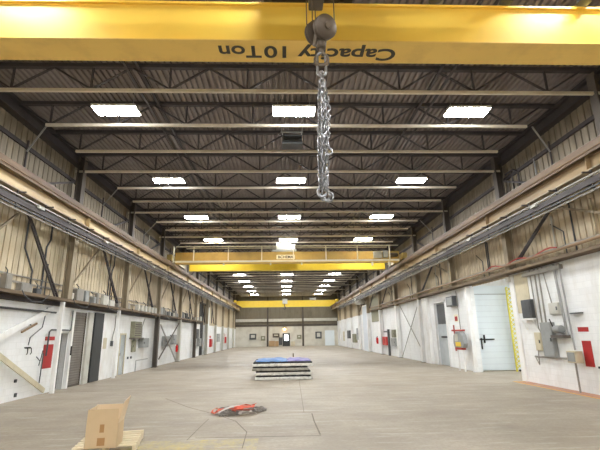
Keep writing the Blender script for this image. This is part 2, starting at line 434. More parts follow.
# ------------------------------------------------------------------ runway girders, conductor rails
def runway(x, sgn, web, label):
    t = T('runway_girder', label, 'crane rail beam', (x, Y0, 6.2), 'crane runway girders')
    P('web', MB().box(x - .012, x + .012, Y0 + .1, Y1 - .1, 6.24, 6.9), M[web], t)
    P('top_flange', MB().box(x - .2, x + .2, Y0 + .1, Y1 - .1, 6.9, 6.94).box(x - .2, x - .18, Y0 + .1, Y1 - .1, 6.64, 6.9).box(x + .18, x + .2, Y0 + .1, Y1 - .1, 6.64, 6.9), M['rust_cap'], t, label='dusty brown channel cap')
    P('bottom_flange', MB().box(x - .17, x + .17, Y0 + .1, Y1 - .1, 6.2, 6.24), M['taupe'], t)
    P('crane_rail', MB().box(x - .05, x + .05, Y0 + .1, Y1 - .1, 6.94, 7.04), M['conduit'], t)
    for y in YC:
        if y > 5: P('stiffener', MB().box(x - .16, x + .16, y - .01, y + .01, 6.24, 6.9), M[web], t)
    P('cable', MB().tube([(x + sgn * .05, Y0 + .2, 6.62), (x + sgn * .05, Y1 - .2, 6.62)], .022, 6).tube([(x + sgn * .215, Y0 + .2, 6.74), (x + sgn * .215, Y1 - .2, 6.74)], .016, 6), M['pipe_brown'], t, smooth=True)
    return t
runway(RLX, 1, 'beige_web', 'beige crane runway girder along the roller-door wall')
runway(RRX, -1, 'rust_web', 'brown dusty crane runway girder along the scissor-gate wall')
def conductor(x, sgn, label):
    xi = x + sgn * .16
    t = T('conductor_rail', label, 'power rail', (xi, Y0, 5.6), 'crane power rails')
    P('channel', MB().box(xi - .03, xi + .03, Y0 + .3, 66, 5.8, 5.98), M['web'], t)
    for z, dx, mt in ((6.03, .05, 'conduit'), (5.7, .05, 'darkgrey'), (5.62, 0, 'conduit')):
        P('busbar', MB().box(xi + sgn * dx - .025, xi + sgn * dx + .025, Y0 + .3, 66, z - .022, z + .022), M[mt], t)
    y = 6.0
    while y < 66:
        P('bracket', MB().box(xi - .02, xi + .02, y - .02, y + .02, 5.6, 6.19).box(min(xi, xi + sgn * .26), max(xi, xi + sgn * .26), y - .02, y + .02, 6.1, 6.14), M['web'], t); y += 1.525
    for yy in (9.2, 13.1, 18.2, 25.2, 33.5, 41):
        P('splice_cover', MB().box(min(xi + sgn * .03, xi + sgn * .11), max(xi + sgn * .03, xi + sgn * .11), yy, yy + .3, 5.93, 6.0), M['palebox'], t)
    return t
conductor(RLX, 1, 'grey crane power rail under the beige runway girder, roller-door wall')
conductor(RRX, -1, 'grey crane power rail under the brown runway girder, scissor-gate wall')

# ------------------------------------------------------------------ bracing
nb = 0
for k in range(2, 10):
    ya, yb = YC[k] + BAY * 0, YC[k] + BAY
    if yb < 11: continue
    ym = (ya + yb) / 2; n = ORD[nb]; nb += 1
    for sgn, x, zb, side in ((1, -8.62, 3.35, 'roller-door wall'), (-1, 9.4, 4.6, 'scissor-gate wall')):
        if sgn < 0 and nb in (2, 4): continue
        t = T('wall_brace', 'inverted V brace under the crane girder, %s bay along the %s' % (n, side), 'brace', (x, ym, zb), 'inverted V wall braces')
        m = MB()
        for o in (-.1, .1):
            m.bar((x, ym + .15 + o * .5, 6.05), (x, yb - .35 + o, zb), .06, .05)
        p0, p1 = Vector((x, ym + .15, 6.05)), Vector((x, yb - .35, zb))
        for i in range(9):
            a = p0.lerp(p1, (i + .3) / 9); w = .05 + .05 * i / 9
            m.bar(a + Vector((0, -w, -.02)), a + Vector((0, w, .06)), .04, .03)
        P('laced_strut', m, M['web'], t)
        P('strut', MB().bar((x, ym - .1, 6.05), (x, ya + .5, zb + .5), .06, .07), M['taupe'], t)
        P('gusset', MB().box(x - .04, x + .02, ym - .25, ym + .25, 5.95, 6.15), M['taupe'], t)
        t2 = T('knee_brace', 'dark diagonal brace above the crane rail, %s bay along the %s' % (n, side), 'brace', (x, ym, 7.0), 'upper wall braces')
        P('strut', MB().bar((x, ym + .2, 7.05), (x, yb - .25, 8.1), .08, .08), M['web'], t2)
        P('post', MB().bar((x, ym - .4, 7.0), (x, ym - .4, 8.4), .05, .05), M['web'], t2)
        P('kicker', MB().bar((x, ym - .4, 8.0), (x + sgn * .9, ym - 1, ZJ), .045, .045), M['galv'], t2)

# ------------------------------------------------------------------ near crane
def text_part(body, mat, par, M4, length, height=None, ext=.003, off=0.):
    cu = bpy.data.curves.new('lettering', 'FONT'); cu.body = body; cu.size = 1; cu.extrude = ext; cu.offset = off
    tmp = bpy.data.objects.new('lettering', cu); C.objects.link(tmp)
    dg = bpy.context.evaluated_depsgraph_get(); me = bpy.data.meshes.new_from_object(tmp.evaluated_get(dg))
    bpy.data.objects.remove(tmp)
    xs = [v.co.x for v in me.vertices]; zs = [v.co.y for v in me.vertices]
    sx = length / (max(xs) - min(xs)); sy = height / (max(zs) - min(zs)) if height else sx
    cx = (max(xs) + min(xs)) / 2; cy = (max(zs) + min(zs)) / 2
    for v in me.vertices:
        v.co = M4 @ Vector(((v.co.x - cx) * sx, (v.co.y - cy) * sy, v.co.z)) - ORG[par.name]
    me.materials.append(mat); o = bpy.data.objects.new('lettering', me); C.objects.link(o); o.parent = par
    ORG[o.name] = ORG[par.name]; return o
def frame(origin, ux, uy):
    ux, uy = Vector(ux), Vector(uy); uz = ux.cross(uy)
    m = Matrix((ux, uy, uz)).transposed().to_4x4(); m.translation = Vector(origin); return m

XA, XB = RLX - .1, RRX + .1
c1 = T('overhead_crane', 'big yellow overhead crane crossing right above the viewer with black capacity lettering', 'overhead crane', (.3, 5.3, 6.9), 'overhead travelling cranes')
def girder(m, y0, y1, z0, z1):
    m.box(XA + .35, XB - .35, y0, y1, z0, z1); return m
g = P('girder', girder(MB(), 6.32, 6.86, 6.905, 7.62), M['yellow'], c1, bev=.008)
P('girder', girder(MB(), 3.74, 4.28, 6.905, 7.62), M['yellow'], c1, bev=.008)
P('bottom_plate', MB().box(XA + .35, XB - .35, 6.29, 6.9, 6.88, 6.9), M['yellow_under'], c1)
P('bottom_plate', MB().box(XA + .35, XB - .35, 3.7, 4.31, 6.88, 6.9), M['yellow_under'], c1)
P('top_flange', MB().box(XA + .35, XB - .35, 6.27, 6.9, 7.62, 7.66), M['yellow'], c1)
P('top_flange', MB().box(XA + .35, XB - .35, 3.7, 4.32, 7.62, 7.66), M['yellow'], c1)
P('trolley_rail', MB().box(XA + .3, XB - .3, 6.55, 6.63, 7.64, 7.72), M['conduit'], c1)
P('trolley_rail', MB().box(XA + .3, XB - .3, 3.97, 4.05, 7.64, 7.72), M['conduit'], c1)
for x in (XA + .1, XB - .1):
    P('end_truck', MB().box(x - .17, x + .17, 3.2, 7.4, 7.08, 7.5), M['yellow'], c1, bev=.01)
    P('wheel', MB().lathe([(.14, -.06), (.18, -.06), (.18, .06), (.14, .06)], (x, 3.6, 7.22), (1, 0, 0)).lathe([(.14, -.06), (.18, -.06), (.18, .06), (.14, .06)], (x, 7.0, 7.22), (1, 0, 0)), M['iron'], c1)
tr = P('trolley', MB().box(-.35, 1.3, 3.8, 6.75, 7.9, 8.0).box(-.1, 1.1, 4.5, 6.0, 8.0, 8.45), M['iron'], c1)
P('trolley_wheel', MB().lathe([(.12, -.05), (.12, .05)], (-.15, 6.59, 7.84), (1, 0, 0)).lathe([(.12, -.05), (.12, .05)], (1.1, 6.59, 7.84), (1, 0, 0))
  .lathe([(.12, -.05), (.12, .05)], (-.15, 4.01, 7.84), (1, 0, 0)).lathe([(.12, -.05), (.12, .05)], (1.1, 4.01, 7.84), (1, 0, 0)), M['iron'], tr)
P('upper_sheave_box', MB().box(.4, .62, 5.1, 5.45, 6.75, 7.9), M['iron'], tr, bev=.02)
for x in (5.5, 4.05, 2.75):
    P('work_light', MB().lathe([(.05, .12), (.1, .1), (.12, 0), (.1, -.01)], (x, 6.2, 7.69), (0, 0, 1), 16), M['darkgrey'], c1, smooth=True)
# lettering on the underside, meant to be read from the other end of the hall
FT = lambda x: frame((x, 6.60, 6.878), (-1, 0, 0), (0, 1, 0))
text_part('Capacity', M['text'], c1, FT(1.17), 1.8, .44, off=.02)
text_part('10', M['text'], c1, FT(-.14), .4, .33, off=.02)
text_part('Ton', M['text'], c1, FT(-.77), .76, .33, off=.02)

# hook block on its ropes
hx, hy, hz = .55, 5.22, 6.25
hb = T('hook_block', 'round steel hook block hanging on wire ropes under the near crane', 'crane hook', (hx, hy, 5.7))
ax = Vector((-.42, .82, .28)).normalized()
pf = Vector((.61, 5.14, 6.2))
for i, o in enumerate((0, .25)):
    c = pf + ax * o
    s = P('sheave', MB().lathe([(.05, -.075), (.145, -.065), (.178, -.04), (.178, -.02), (.15, 0), (.178, .02), (.178, .04), (.145, .065), (.05, .075)], c, ax, 28), M['hook'], hb, smooth=True)
    P('hub', MB().lathe([(.0, -.1), (.045, -.098), (.055, -.07), (.055, .07), (.045, .098), (0, .1)], c, ax, 16), M['iron'], s, smooth=True)
cm = pf + ax * .13
P('yoke', MB().obox(cm + Vector((0, 0, -.1)), (.05, .09, .16), Matrix((ax, Vector((-ax.y, ax.x, 0)).normalized(), ax.cross(Vector((-ax.y, ax.x, 0)).normalized()))).transposed()).lathe([(.06, 0), (.075, .03), (.075, .1), (.05, .13)], cm + Vector((0, 0, -.32)), (0, 0, 1), 16), M['iron'], hb, bev=.01)
hk = []; rad = []
for i in range(21):
    a = math.radians(60 - 285 * i / 20)
    hk.append(Vector((cm.x + .095 * math.cos(a), cm.y, cm.z - .5 + .1 * math.sin(a)))); rad.append(.034 if 5 < i < 16 else .026 - .0005 * i)
sh = [Vector((cm.x, cm.y, cm.z - .28)), Vector((cm.x + .005, cm.y, cm.z - .36))]
P('hook', MB().tube(sh + hk, [.034, .032] + rad, 10), M['iron'], hb, smooth=True)
for x, y in ((.43, 5.12), (.75, 5.14), (.36, 5.32), (.50, 5.4)):
    P('wire_rope', MB().cyl((x, y, 6.3), (x, y, 7.9), .009, 6), M['iron'], hb)

# chain sling hanging from the hook
def link(c, d, side, L=.05, W=.028, r=.0095, n=6):
    d, side = Vector(d).normalized(), Vector(side); side = (side - d * side.dot(d)).normalized(); pts = []; h = L / 2
    for i in range(6): a = PI * i / 5; pts.append(Vector(c) + side * (W * math.cos(a)) + d * (h + W * math.sin(a)))
    for i in range(6): a = PI + PI * i / 5; pts.append(Vector(c) + side * (W * math.cos(a)) + d * (-h + W * math.sin(a)))
    return MB().tube(pts, r, n, closed=True)
def merge(a, b): a.add(b.v, b.f); return a
def chain(pts, pitch=.1, twist=0, **kw):
    m = MB(); pts = [Vector(p) for p in pts]; k = 0; acc = 0.
    for a, b in zip(pts, pts[1:]):
        L = (b - a).length; d = (b - a) / L
        while acc < L:
            c = a + d * acc; u = d.orthogonal().normalized(); w = d.cross(u); an = twist + (PI / 2) * (k % 2) + .25 * math.sin(k * 1.3)
            merge(m, link(c, d, u * math.cos(an) + w * math.sin(an), **kw)); acc += pitch; k += 1
        acc -= L
    return m
cx, cy = .555, 5.25
sl = T('chain_sling', 'bright steel chain sling hanging in a bundle from the crane hook', 'chain', (cx, cy, 3.5))
P('master_link', MB().tube([(cx + .06 * math.cos(a), cy, 5.66 + (.13 if math.sin(a) > 0 else -.13) * 1 + .06 * math.sin(a)) for a in [2 * PI * i / 24 for i in range(24)]], .02, 8, closed=True), M['chain'], sl, smooth=True)
for i, (dx, dy, zb, tw) in enumerate(((-.07, -.03, 3.72, 0), (-.035, .05, 3.82, .5), (.0, -.05, 3.74, 1.0), (.04, .04, 3.78, .3), (.075, .0, 4.42, .8), (-.01, .02, 3.8, .2))):
    P('chain_leg', chain([(cx, cy, 5.5), (cx + dx * .6, cy + dy, 5.2), (cx + dx, cy + dy, zb + .6), (cx + dx * .8 - .015, cy + dy, zb)], .068, tw), M['chain'], sl, smooth=True)
for i, (ox, oz, s) in enumerate(((.03, 3.66, 1), (-.05, 3.74, -1), (.0, 3.7, 1))):
    pts = [Vector((cx + ox, cy - .05 + .04 * i, oz + .1))]
    for q in range(13):
        a = math.radians(90 - 265 * q / 12); pts.append(Vector((cx + ox + s * .06 * math.cos(a), cy - .05 + .04 * i, oz - .02 + .065 * math.sin(a))))
    P('sling_hook', MB().tube(pts, [.016] * 8 + [.024] * 4 + [.018, .012], 8), M['chain'], sl, smooth=True)
pts = [Vector((cx + .065, cy + .03, 4.42))]
for q in range(11):
    a = math.radians(90 - 250 * q / 10); pts.append(Vector((cx + .065 + .045 * math.cos(a), cy + .03, 4.32 + .05 * math.sin(a))))
P('sling_hook', MB().tube(pts, .015, 8), M['chain'], sl, smooth=True)

# ------------------------------------------------------------------ middle crane with walkway
c2 = T('overhead_crane', 'dusty yellow overhead crane with handrailed walkway halfway down the hall', 'overhead crane', (.3, 31, 6.9), 'overhead travelling cranes')
P('girder', MB().box(XA + .35, XB - .35, 30.0, 30.45, 6.95, 7.75), M['mustard'], c2)
P('girder', MB().box(XA + .9, XB - .9, 32.2, 32.7, 6.74, 7.6), M['lemon'], c2)
for x in (XA + .1, XB - .1):
    P('end_truck', MB().box(x - .17, x + .17, 29.4, 33.6, 7.1, 7.5), M['mustard'], c2)
    P('wheel', MB().lathe([(.18, -.06), (.18, .06)], (x, 29.8, 7.22), (1, 0, 0)).lathe([(.18, -.06), (.18, .06)], (x, 33.2, 7.22), (1, 0, 0)), M['iron'], c2)
P('walkway', MB().box(-7.6, 8.2, 29.3, 30.0, 6.86, 6.92), M['yellow_under'], c2)
hr = P('handrail', MB().box(-7.6, 8.2, 29.3, 29.35, 8.0, 8.06).box(-7.6, 8.2, 29.28, 29.31, 6.9, 7.02), M['plate'], c2)
for u in (177, 197, 231.5, 265, 297, 330, 362, 395):
    x = (u - 287.5) / 14.05 * .985
    P('post', MB().box(x - .035, x + .035, 29.28, 29.35, 6.9, 8.06), M['plate'], hr)
P('hanger_lug', MB().box(6.2, 6.35, 29.4, 29.5, 6.6, 6.86).box(7.4, 7.55, 29.4, 29.5, 6.6, 6.86).box(1.2, 1.3, 29.4, 29.5, 6.7, 6.86).box(-4.3, -4.2, 29.4, 29.5, 6.7, 6.86).box(-1, -.9, 29.4, 29.5, 6.7, 6.86), M['plate'], c2)
P('control_cabinet', MB().box(6.5, 7.1, 29.8, 30.0, 7.2, 7.7).box(7.2, 7.55, 29.8, 30.0, 7.25, 7.75), M['greybox'], c2)
P('motor', MB().lathe([(.12, -.3), (.16, -.28), (.16, .2), (.1, .3)], (7.95, 29.75, 7.4), (1, 0, 0), 14), M['iron'], c2, smooth=True)
P('trolley', MB().box(-.9, .9, 30.1, 32.6, 7.8, 7.95), M['greybox'], c2)
P('hoist_drum', MB().lathe([(.2, -.55), (.3, -.5), (.3, .5), (.2, .55)], (-.05, 30.5, 8.15), (1, 0, 0), 18).box(.55, .8, 30.3, 30.7, 7.95, 8.35), M['palebox'], c2, smooth=True)
sp = P('name_plate', MB().box(-.55, .78, 29.97, 30.0, 7.2, 7.52), M['plate'], c2)
text_part('BCHEMA', M['ink'], sp, frame((.12, 29.965, 7.36), (1, 0, 0), (0, 0, 1)), 1.1, .2, off=.02)

# ------------------------------------------------------------------ far crane
c3 = T('overhead_crane', 'small bright yellow overhead crane in front of the far end wall', 'overhead crane', (.3, 71, 6.4), 'overhead travelling cranes')
P('girder', MB().prism([(0, .55), (.9, 0), (15.4, 0), (16.3, .55), (16.3, 1.05), (0, 1.05)], (RLX + .2, 70.6, 6.4), (1, 0, 0), (0, 0, 1), (0, .5, 0)), M['lemon'], c3)
for x in (XA + .1, XB - .1):
    P('end_truck', MB().box(x - .17, x + .17, 69.4, 72.6, 7.1, 7.5), M['lemon'], c3)
P('hoist', MB().box(-.3, .5, 70.2, 70.6, 6.9, 7.7).box(4.2, 5.2, 70.3, 70.6, 7.45, 7.8), M['palebox'], c3)
P('hook', MB().tube([(.05, 70.4, 6.9), (.05, 70.4, 6.45), (.25, 70.4, 6.3), (.2, 70.4, 6.05), (-.05, 70.4, 6.0), (-.12, 70.4, 6.15)], .07, 8), M['darkgrey'], c3, smooth=True)

# unit heater and its bracket under the deck
uh = T('unit_heater', 'dark unit heater box hanging under the roof below the first middle light', 'heater', (.3, 14, 8.45))
P('casing', MB().box(-.05, .68, 13.7, 14.2, 8.48, 8.82), M['darkgrey'], uh, bev=.01)
P('louver', MB().box(0, .63, 13.68, 13.7, 8.53, 8.57).box(0, .63, 13.68, 13.7, 8.62, 8.66).box(0, .63, 13.68, 13.7, 8.71, 8.75), M['slab'], uh)
P('hanger', MB().bar((0, 14, 8.8), (-.12, 14, 9.5), .03, .03).bar((.63, 14, 8.8), (.75, 14, 9.5), .03, .03).box(-.1, .72, 13.98, 14.02, 9.05, 9.09), M['galv'], uh)

# ------------------------------------------------------------------ floor objects
# pallet
pt = T('wooden_pallet', 'pale wooden pallet with a cardboard box standing on it', 'pallet', (-3.15, 8.45, 0), rz=.2)
m = MB()
for i in range(7):
    yy = -.6 + i * .1835
    P('deck_board', MB().box(-.5, .5, yy, yy + .1, .118, .14), M['wood'], pt, local=True)
for x in (-.5, -.03, .44):
    P('stringer', MB().box(x, x + .06, -.6, .6, .018, .118), M['wood'], pt, local=True)
for yy in (-.6, -.06, .48):
    P('bottom_board', MB().box(-.5, .5, yy, yy + .12, 0, .018), M['wood'], pt, local=True)
# open cardboard box
bx = T('cardboard_box', 'open brown cardboard box with raised flaps on the wooden pallet', 'box', (-3.07, 7.94, .1415), rz=.13)
w, d, h, th = .25, .22, .37, .008
P('carton', MB().box(-w, w, -d, -d + th, 0, h).box(-w, w, d - th, d, 0, h).box(-w, -w + th, -d, d, 0, h).box(w - th, w, -d, d, 0, h).box(-w, w, -d, d, 0, .01), M['card'], bx, local=True)
P('flap', MB().prism([(-w, 0), (w, 0), (w - .01, .23), (-w + .01, .23)], (0, -d, h), (1, 0, 0), (0, -.03, 1), (0, .007, 0)), M['card'], bx, local=True)
P('flap', MB().prism([(-w, 0), (w, 0), (w - .01, .25), (-w + .01, .25)], (0, d - .007, h), (1, 0, 0), (0, .12, .98), (0, .007, 0)), M['card_in'], bx, local=True)
P('flap', MB().prism([(-d, 0), (d, 0), (d + .04, .36), (-d + .06, .31)], (w - .007, 0, h), (0, 1, 0), (.2, .0, 1.05), (.007, 0, 0)), M['card_in'], bx, local=True, label='pale side flap leaning outward')
P('flap', MB().prism([(-d, 0), (d, 0), (d - .01, .24), (-d + .01, .24)], (-w, 0, h), (0, 1, 0), (.12, 0, .98), (.007, 0, 0)), M['card_in'], bx, local=True)
P('tape', MB().box(-.035, .035, -d - .002, -d, h - .13, h - .005), M['tape'], bx, local=True)
P('printed_mark', MB().box(-.06, .06, -d - .0015, -d, .04, .16), M['tape'], bx, local=True)

# stack of padded mats
pads = [(.02, -.02, 0, 'pad_light', 'lowest'), (.0, .03, .01, 'pad_light', 'second from the bottom'), (-.1, .0, -.012, 'pad_grey', 'third from the bottom'), (-.02, -.02, .012, 'pad_light', 'topmost')]
z = 0.
PW, PD = 1.24, 1.45
for i, (dx, dy, rz, mt, nm) in enumerate(pads):
    ex = .1 if i == 3 else 0
    t = T('padded_mat', '%s padded mat of the stack standing in the middle of the floor' % nm, 'mat', (-.08 + dx, 20.95 + dy, z), 'stack of padded mats', rz=rz)
    def slab(z0, z1, ins, seed, amp):
        rr = random.Random(seed); n = 26; rows = []
        def ring(zz, sc):
            pts = []
            for k in range(n): pts.append((-1 + 2 * k / n, -1))
            for k in range(n): pts.append((1, -1 + 2 * k / n))
            for k in range(n): pts.append((1 - 2 * k / n, 1))
            for k in range(n): pts.append((-1, 1 - 2 * k / n))
            return [(x * (PW + ex - ins) * sc, y * (PD - ins) * sc, zz + wob[i2]) for i2, (x, y) in enumerate(pts)]
        wob = [amp * (rr.random() - .5) for _ in range(4 * n)]
        r = [ring(z0, .992), ring(z0 + (z1 - z0) * .2, 1), ring(z0 + (z1 - z0) * .8, 1), ring(z1, .992)]
        N = 4 * n; mm = MB()
        vs = [p for q in r for p in q]; fs = []
        for a in range(3):
            for k in range(N): fs.append((a * N + k, a * N + (k + 1) % N, (a + 1) * N + (k + 1) % N, (a + 1) * N + k))
        fs.append(tuple(range(N - 1, -1, -1))); fs.append(tuple(3 * N + k for k in range(N)))
        return mm.add(vs, fs)
    P('pad', slab(.012, .125, 0, i, .016), M[mt], t, local=True)
    P('backing', slab(.124, .185, .035, i + 9, .01), M['pad_dark'], t, local=True, label='black rubber layer')
    z += .187
def crumple(x0, x1, y0, y1, z0, seed, amp, nx=26, ny=20):
    rr = random.Random(seed); rows = []
    for j in range(ny + 1):
        row = []
        for i in range(nx + 1):
            u, v = i / nx, j / ny
            edge = min(u, 1 - u, v, 1 - v)
            hgt = amp * (.5 + .5 * math.sin(u * 9 + 4 * v + seed) * math.cos(v * 7 - 3 * u)) * min(1, edge * 7) + rr.random() * .02
            row.append((x0 + (x1 - x0) * u + .05 * math.sin(v * 11 + seed), y0 + (y1 - y0) * v + .06 * math.sin(u * 13 + seed), z0 + hgt))
        rows.append(row)
    return MB().sheet(rows)
def sheet_thing(name, mb, mat, label):
    o = S(name, mb, M[mat], label, 'sheet', smooth=True)
    m = o.modifiers.new('thickness', 'SOLIDIFY'); m.thickness = .004; m.offset = 1
sheet_thing('plastic_sheet', crumple(-1.3, .1, 19.6, 22.3, z + .004, 1.3, .09), 'sheet_blue', 'crumpled blue sheet lying on top of the mat stack')
sheet_thing('plastic_sheet', crumple(.12, 1.18, 19.8, 22.2, z + .004, 2.9, .08), 'sheet_purple', 'crumpled purple sheet lying on top of the mat stack')
S('wood_offcut', MB().box(.4, .46, 21.9, 21.96, z + .09, z + .26), M['timber'], 'short dark stick standing up on the mat stack', 'stick')

# pile of straps and chain on the floor
def ribbon(pts, w, th=.006):
    m = MB(); pts = [Vector(p) for p in pts]; vs = []; n = len(pts)
    for i in range(n):
        t = (pts[min(i + 1, n - 1)] - pts[max(i - 1, 0)]); t.z *= .3; t.normalize(); s = Vector((-t.y, t.x, 0)); s = s.normalized() if s.length > 1e-3 else Vector((1, 0, 0))
        tl = .5 * math.sin(i * .7); o = s * (w / 2 * math.cos(tl)) + Vector((0, 0, w / 2 * math.sin(tl)))
        up = Vector((0, 0, th))
        vs += [pts[i] - o, pts[i] + o, pts[i] + o + up, pts[i] - o + up]
    fs = []
    for i in range(n - 1):
        for k in range(4): fs.append((i * 4 + k, i * 4 + (k + 1) % 4, i * 4 + 4 + (k + 1) % 4, i * 4 + 4 + k))
    return m.add(vs, fs + [(3, 2, 1, 0), tuple((n - 1) * 4 + k for k in range(4))])
def tangle(cx, cy, rx, ry, n, seed, z0, z1, rnd=.4):
    rr = random.Random(seed); pts = []
    ph = rr.random() * 6
    for i in range(n):
        a = ph + i * .55; q = .35 + .65 * abs(math.sin(i * .23 + seed))
        pts.append((cx + rx * q * math.cos(a * .93) + rnd * .1 * (rr.random() - .5), cy + ry * q * math.sin(a) + rnd * .1 * (rr.random() - .5), z0 + (z1 - z0) * (.5 + .5 * math.sin(i * .9 + seed))))
    return pts
S('lifting_strap', ribbon(tangle(-1.12, 11.65, .34, .4, 40, 3, .07, .15), .06), M['orange'], 'orange webbing lifting strap tangled on top of the pile on the floor', 'strap', 'straps and chains piled on the floor')
S('lifting_strap', ribbon(tangle(-1.68, 11.6, .13, .26, 20, 5, .04, .11), .06), M['orange'], 'orange-red strap bundled at the roller-door end of the floor pile', 'strap', 'straps and chains piled on the floor')
S('lifting_strap', ribbon([(-1.66, 11.3, .06), (-1.5, 11.45, .12), (-1.36, 11.6, .15), (-1.2, 11.8, .14), (-1.05, 12.0, .1)], .06), M['strap_white'], 'pale strap running diagonally over the orange floor pile', 'strap', 'straps and chains piled on the floor')
S('lifting_strap', ribbon(tangle(-.92, 11.25, .24, .14, 22, 8, .03, .08), .06), M['strap_white'], 'pale grey strap coiled at the front of the floor pile', 'strap', 'straps and chains piled on the floor')
for k, (c, rx, ry, n, lab) in enumerate([((-1.3, 11.35), .3, .2, 30, 'steel chain heaped under the orange strap on the floor'), ((-.78, 11.75), .26, .24, 26, 'steel chain trailing off the pile towards the mat stack'), ((-1.45, 11.95), .26, .2, 20, 'steel chain lying behind the orange strap on the floor')]):
    S('steel_chain', chain(tangle(c[0], c[1], rx, ry, n, k + 11, .02, .06, 1), .085, .4, L=.06, W=.032, r=.012, n=5), M['chain_dark'], lab, 'chain', 'straps and chains piled on the floor')

# ------------------------------------------------------------------ left wall, from near to far
xw = XL
def wallbox(name, side, y0, y1, z0, z1, dep, mat, label, cat, door=True, group=None, knob=True):
    """a cabinet hung on a side wall"""
    x = XL if side > 0 else XR
    a, b = (x, x + dep) if side > 0 else (x - dep, x)
    t = T(name, label, cat, ((a + b) / 2, (y0 + y1) / 2, z0), group)
    P('casing', MB().box(a, b, y0, y1, z0, z1), M[mat], t, bev=.012)
    if door:
        f = b if side > 0 else a
        dr = P('door', MB().box(min(f, f + side * .015), max(f, f + side * .015), y0 + .03, y1 - .03, z0 + .03, z1 - .03), M[mat], t, bev=.006)
        if knob: P('latch', MB().box(min(f + side * .015, f + side * .04), max(f + side * .015, f + side * .04), y0 + .05, y0 + .09, (z0 + z1) / 2 - .06, (z0 + z1) / 2 + .06), M['darkgrey'], dr)
    return t
# diagonal braces on the block wall
def flatbrace(x, a, b, mat, label, w=.1):
    return S('diagonal_brace', MB().bar((x, a[0], a[1]), (x, b[0], b[1]), .05, w), M[mat], label, 'brace')
flatbrace(-8.62, (12.9, 1.75), (16.28, 3.0), 'white', 'white diagonal brace rising over the white block wall to the slim white post', .2)
flatbrace(-8.55, (12.4, 1.95), (16.22, .12), 'beigebox', 'beige diagonal brace running down to the foot of the slim white post', .16)
flatbrace(-8.54, (14.4, 2.12), (15.2, 2.42), 'pipe_brown', 'short rusty angle bar beside the white diagonal brace', .06)
S('wall_pipe', MB().tube([(-8.62, Y0 + .5, 2.85), (-8.62, 16.5, 2.85)], .035, 8), M['darkgrey'], 'dark pipe along the top of the white block wall before the first column', 'pipe', smooth=True)
S('wall_pipe', MB().tube([(-8.64, 15.9, 3.0), (-8.64, 15.75, 2.3), (-8.64, 15.1, 1.95), (-8.64, 15.05, 1.7)], .018, 6), M['darkgrey'], 'thin dark conduit bending down the white block wall to the hooks', 'pipe', smooth=True)
hkt = T('hook_rack', 'small black hooks on the white block wall below the bent conduit', 'hook', (-8.66, 15.15, 1.4))
P('back_bar', MB().box(-8.7, -8.68, 14.95, 15.3, 1.6, 1.64), M['black'], hkt)
for y in (15.0, 15.22):
    P('hook', MB().tube([(-8.68, y, 1.6), (-8.62, y, 1.6), (-8.6, y, 1.45), (-8.63, y, 1.4)], .015, 6), M['black'], hkt, smooth=True)
for y, z, dy, dz, lab in ((14.9, 2.35, .2, .05, 'small dark tag high on the white block wall'), (14.65, .55, .1, .1, 'small dark outlet low on the white block wall'), (14.75, .1, .1, .12, 'small black outlet at the foot of the white block wall')):
    S('wall_outlet', MB().box(-8.7, -8.66, y, y + dy, z, z + dz), M['darkgrey'], lab, 'outlet')
for yy, lab in ((16.38, 'slim white post at the foot of the crossing braces beside the red panel'), (21.95, 'slim white post in front of the projecting white panel')):
    S('door_post', MB().box(-8.42, -8.28, yy - .06, yy + .06, .0, 3.24), M['white'], lab, 'post', bev=.008)
# red marking plates on the block wall by the first column
S('red_sign', MB().box(-8.7, -8.685, 16.12, 16.75, .86, 1.7), M['red'], 'large plain red panel on the white wall behind the slim white post', 'sign')
S('red_sign', MB().box(-8.7, -8.685, 16.14, 16.78, 1.84, 1.98), M['red'], 'narrow red strip above the large red panel on the white wall', 'sign')
S('tool_rack', MB().tube([(-8.62, 15.8, 1.0), (-8.62, 15.9, 1.25), (-8.62, 15.95, 1.5)], .016, 6).tube([(-8.62, 15.85, 1.15), (-8.62, 15.6, 1.3)], .016, 6).tube([(-8.64, 16.02, .4), (-8.64, 16.05, 1.4)], .018, 6), M['darkgrey'], 'dark bent metal rods hanging beside the large red panel', 'rod')
# pedestrian door ajar beside the white column
d1 = T('steel_door', 'narrow dark door standing ajar between the white column and white post', 'door', (-8.7, 17.4, 0))
P('leaf', MB().obox((-8.95, 17.5, 1.03), (.025, .32, 1.02), Matrix.Rotation(math.radians(38), 3, 'Z')), M['darkgrey'], d1)
P('jamb', MB().box(-8.72, -8.68, 16.96, 17.02, 0, 2.15).box(-8.72, -8.68, 17.72, 17.78, 0, 2.15).box(-8.72, -8.68, 16.96, 17.78, 2.1, 2.16), M['white'], d1)
S('pipe_guard', MB().tube([(-8.62, 16.2, 1.3), (-8.62, 16.22, 2.15), (-8.62, 16.35, 2.22), (-8.62, 17.78, 2.22), (-8.62, 17.82, 2.3), (-8.62, 17.82, 3.0)], .028, 8), M['darkgrey'], 'dark bent pipe framing the ajar door beside the first white column', 'pipe', smooth=True)
S('door_post', MB().box(-8.69, -8.56, 17.8, 17.92, 0, 3.0), M['white'], 'white upright post between the ajar door and the roller door', 'post')
S('post_clip', MB().box(-8.56, -8.53, 17.82, 17.9, 1.25, 1.6), M['black'], 'black bracket on the white post by the roller door', 'bracket')
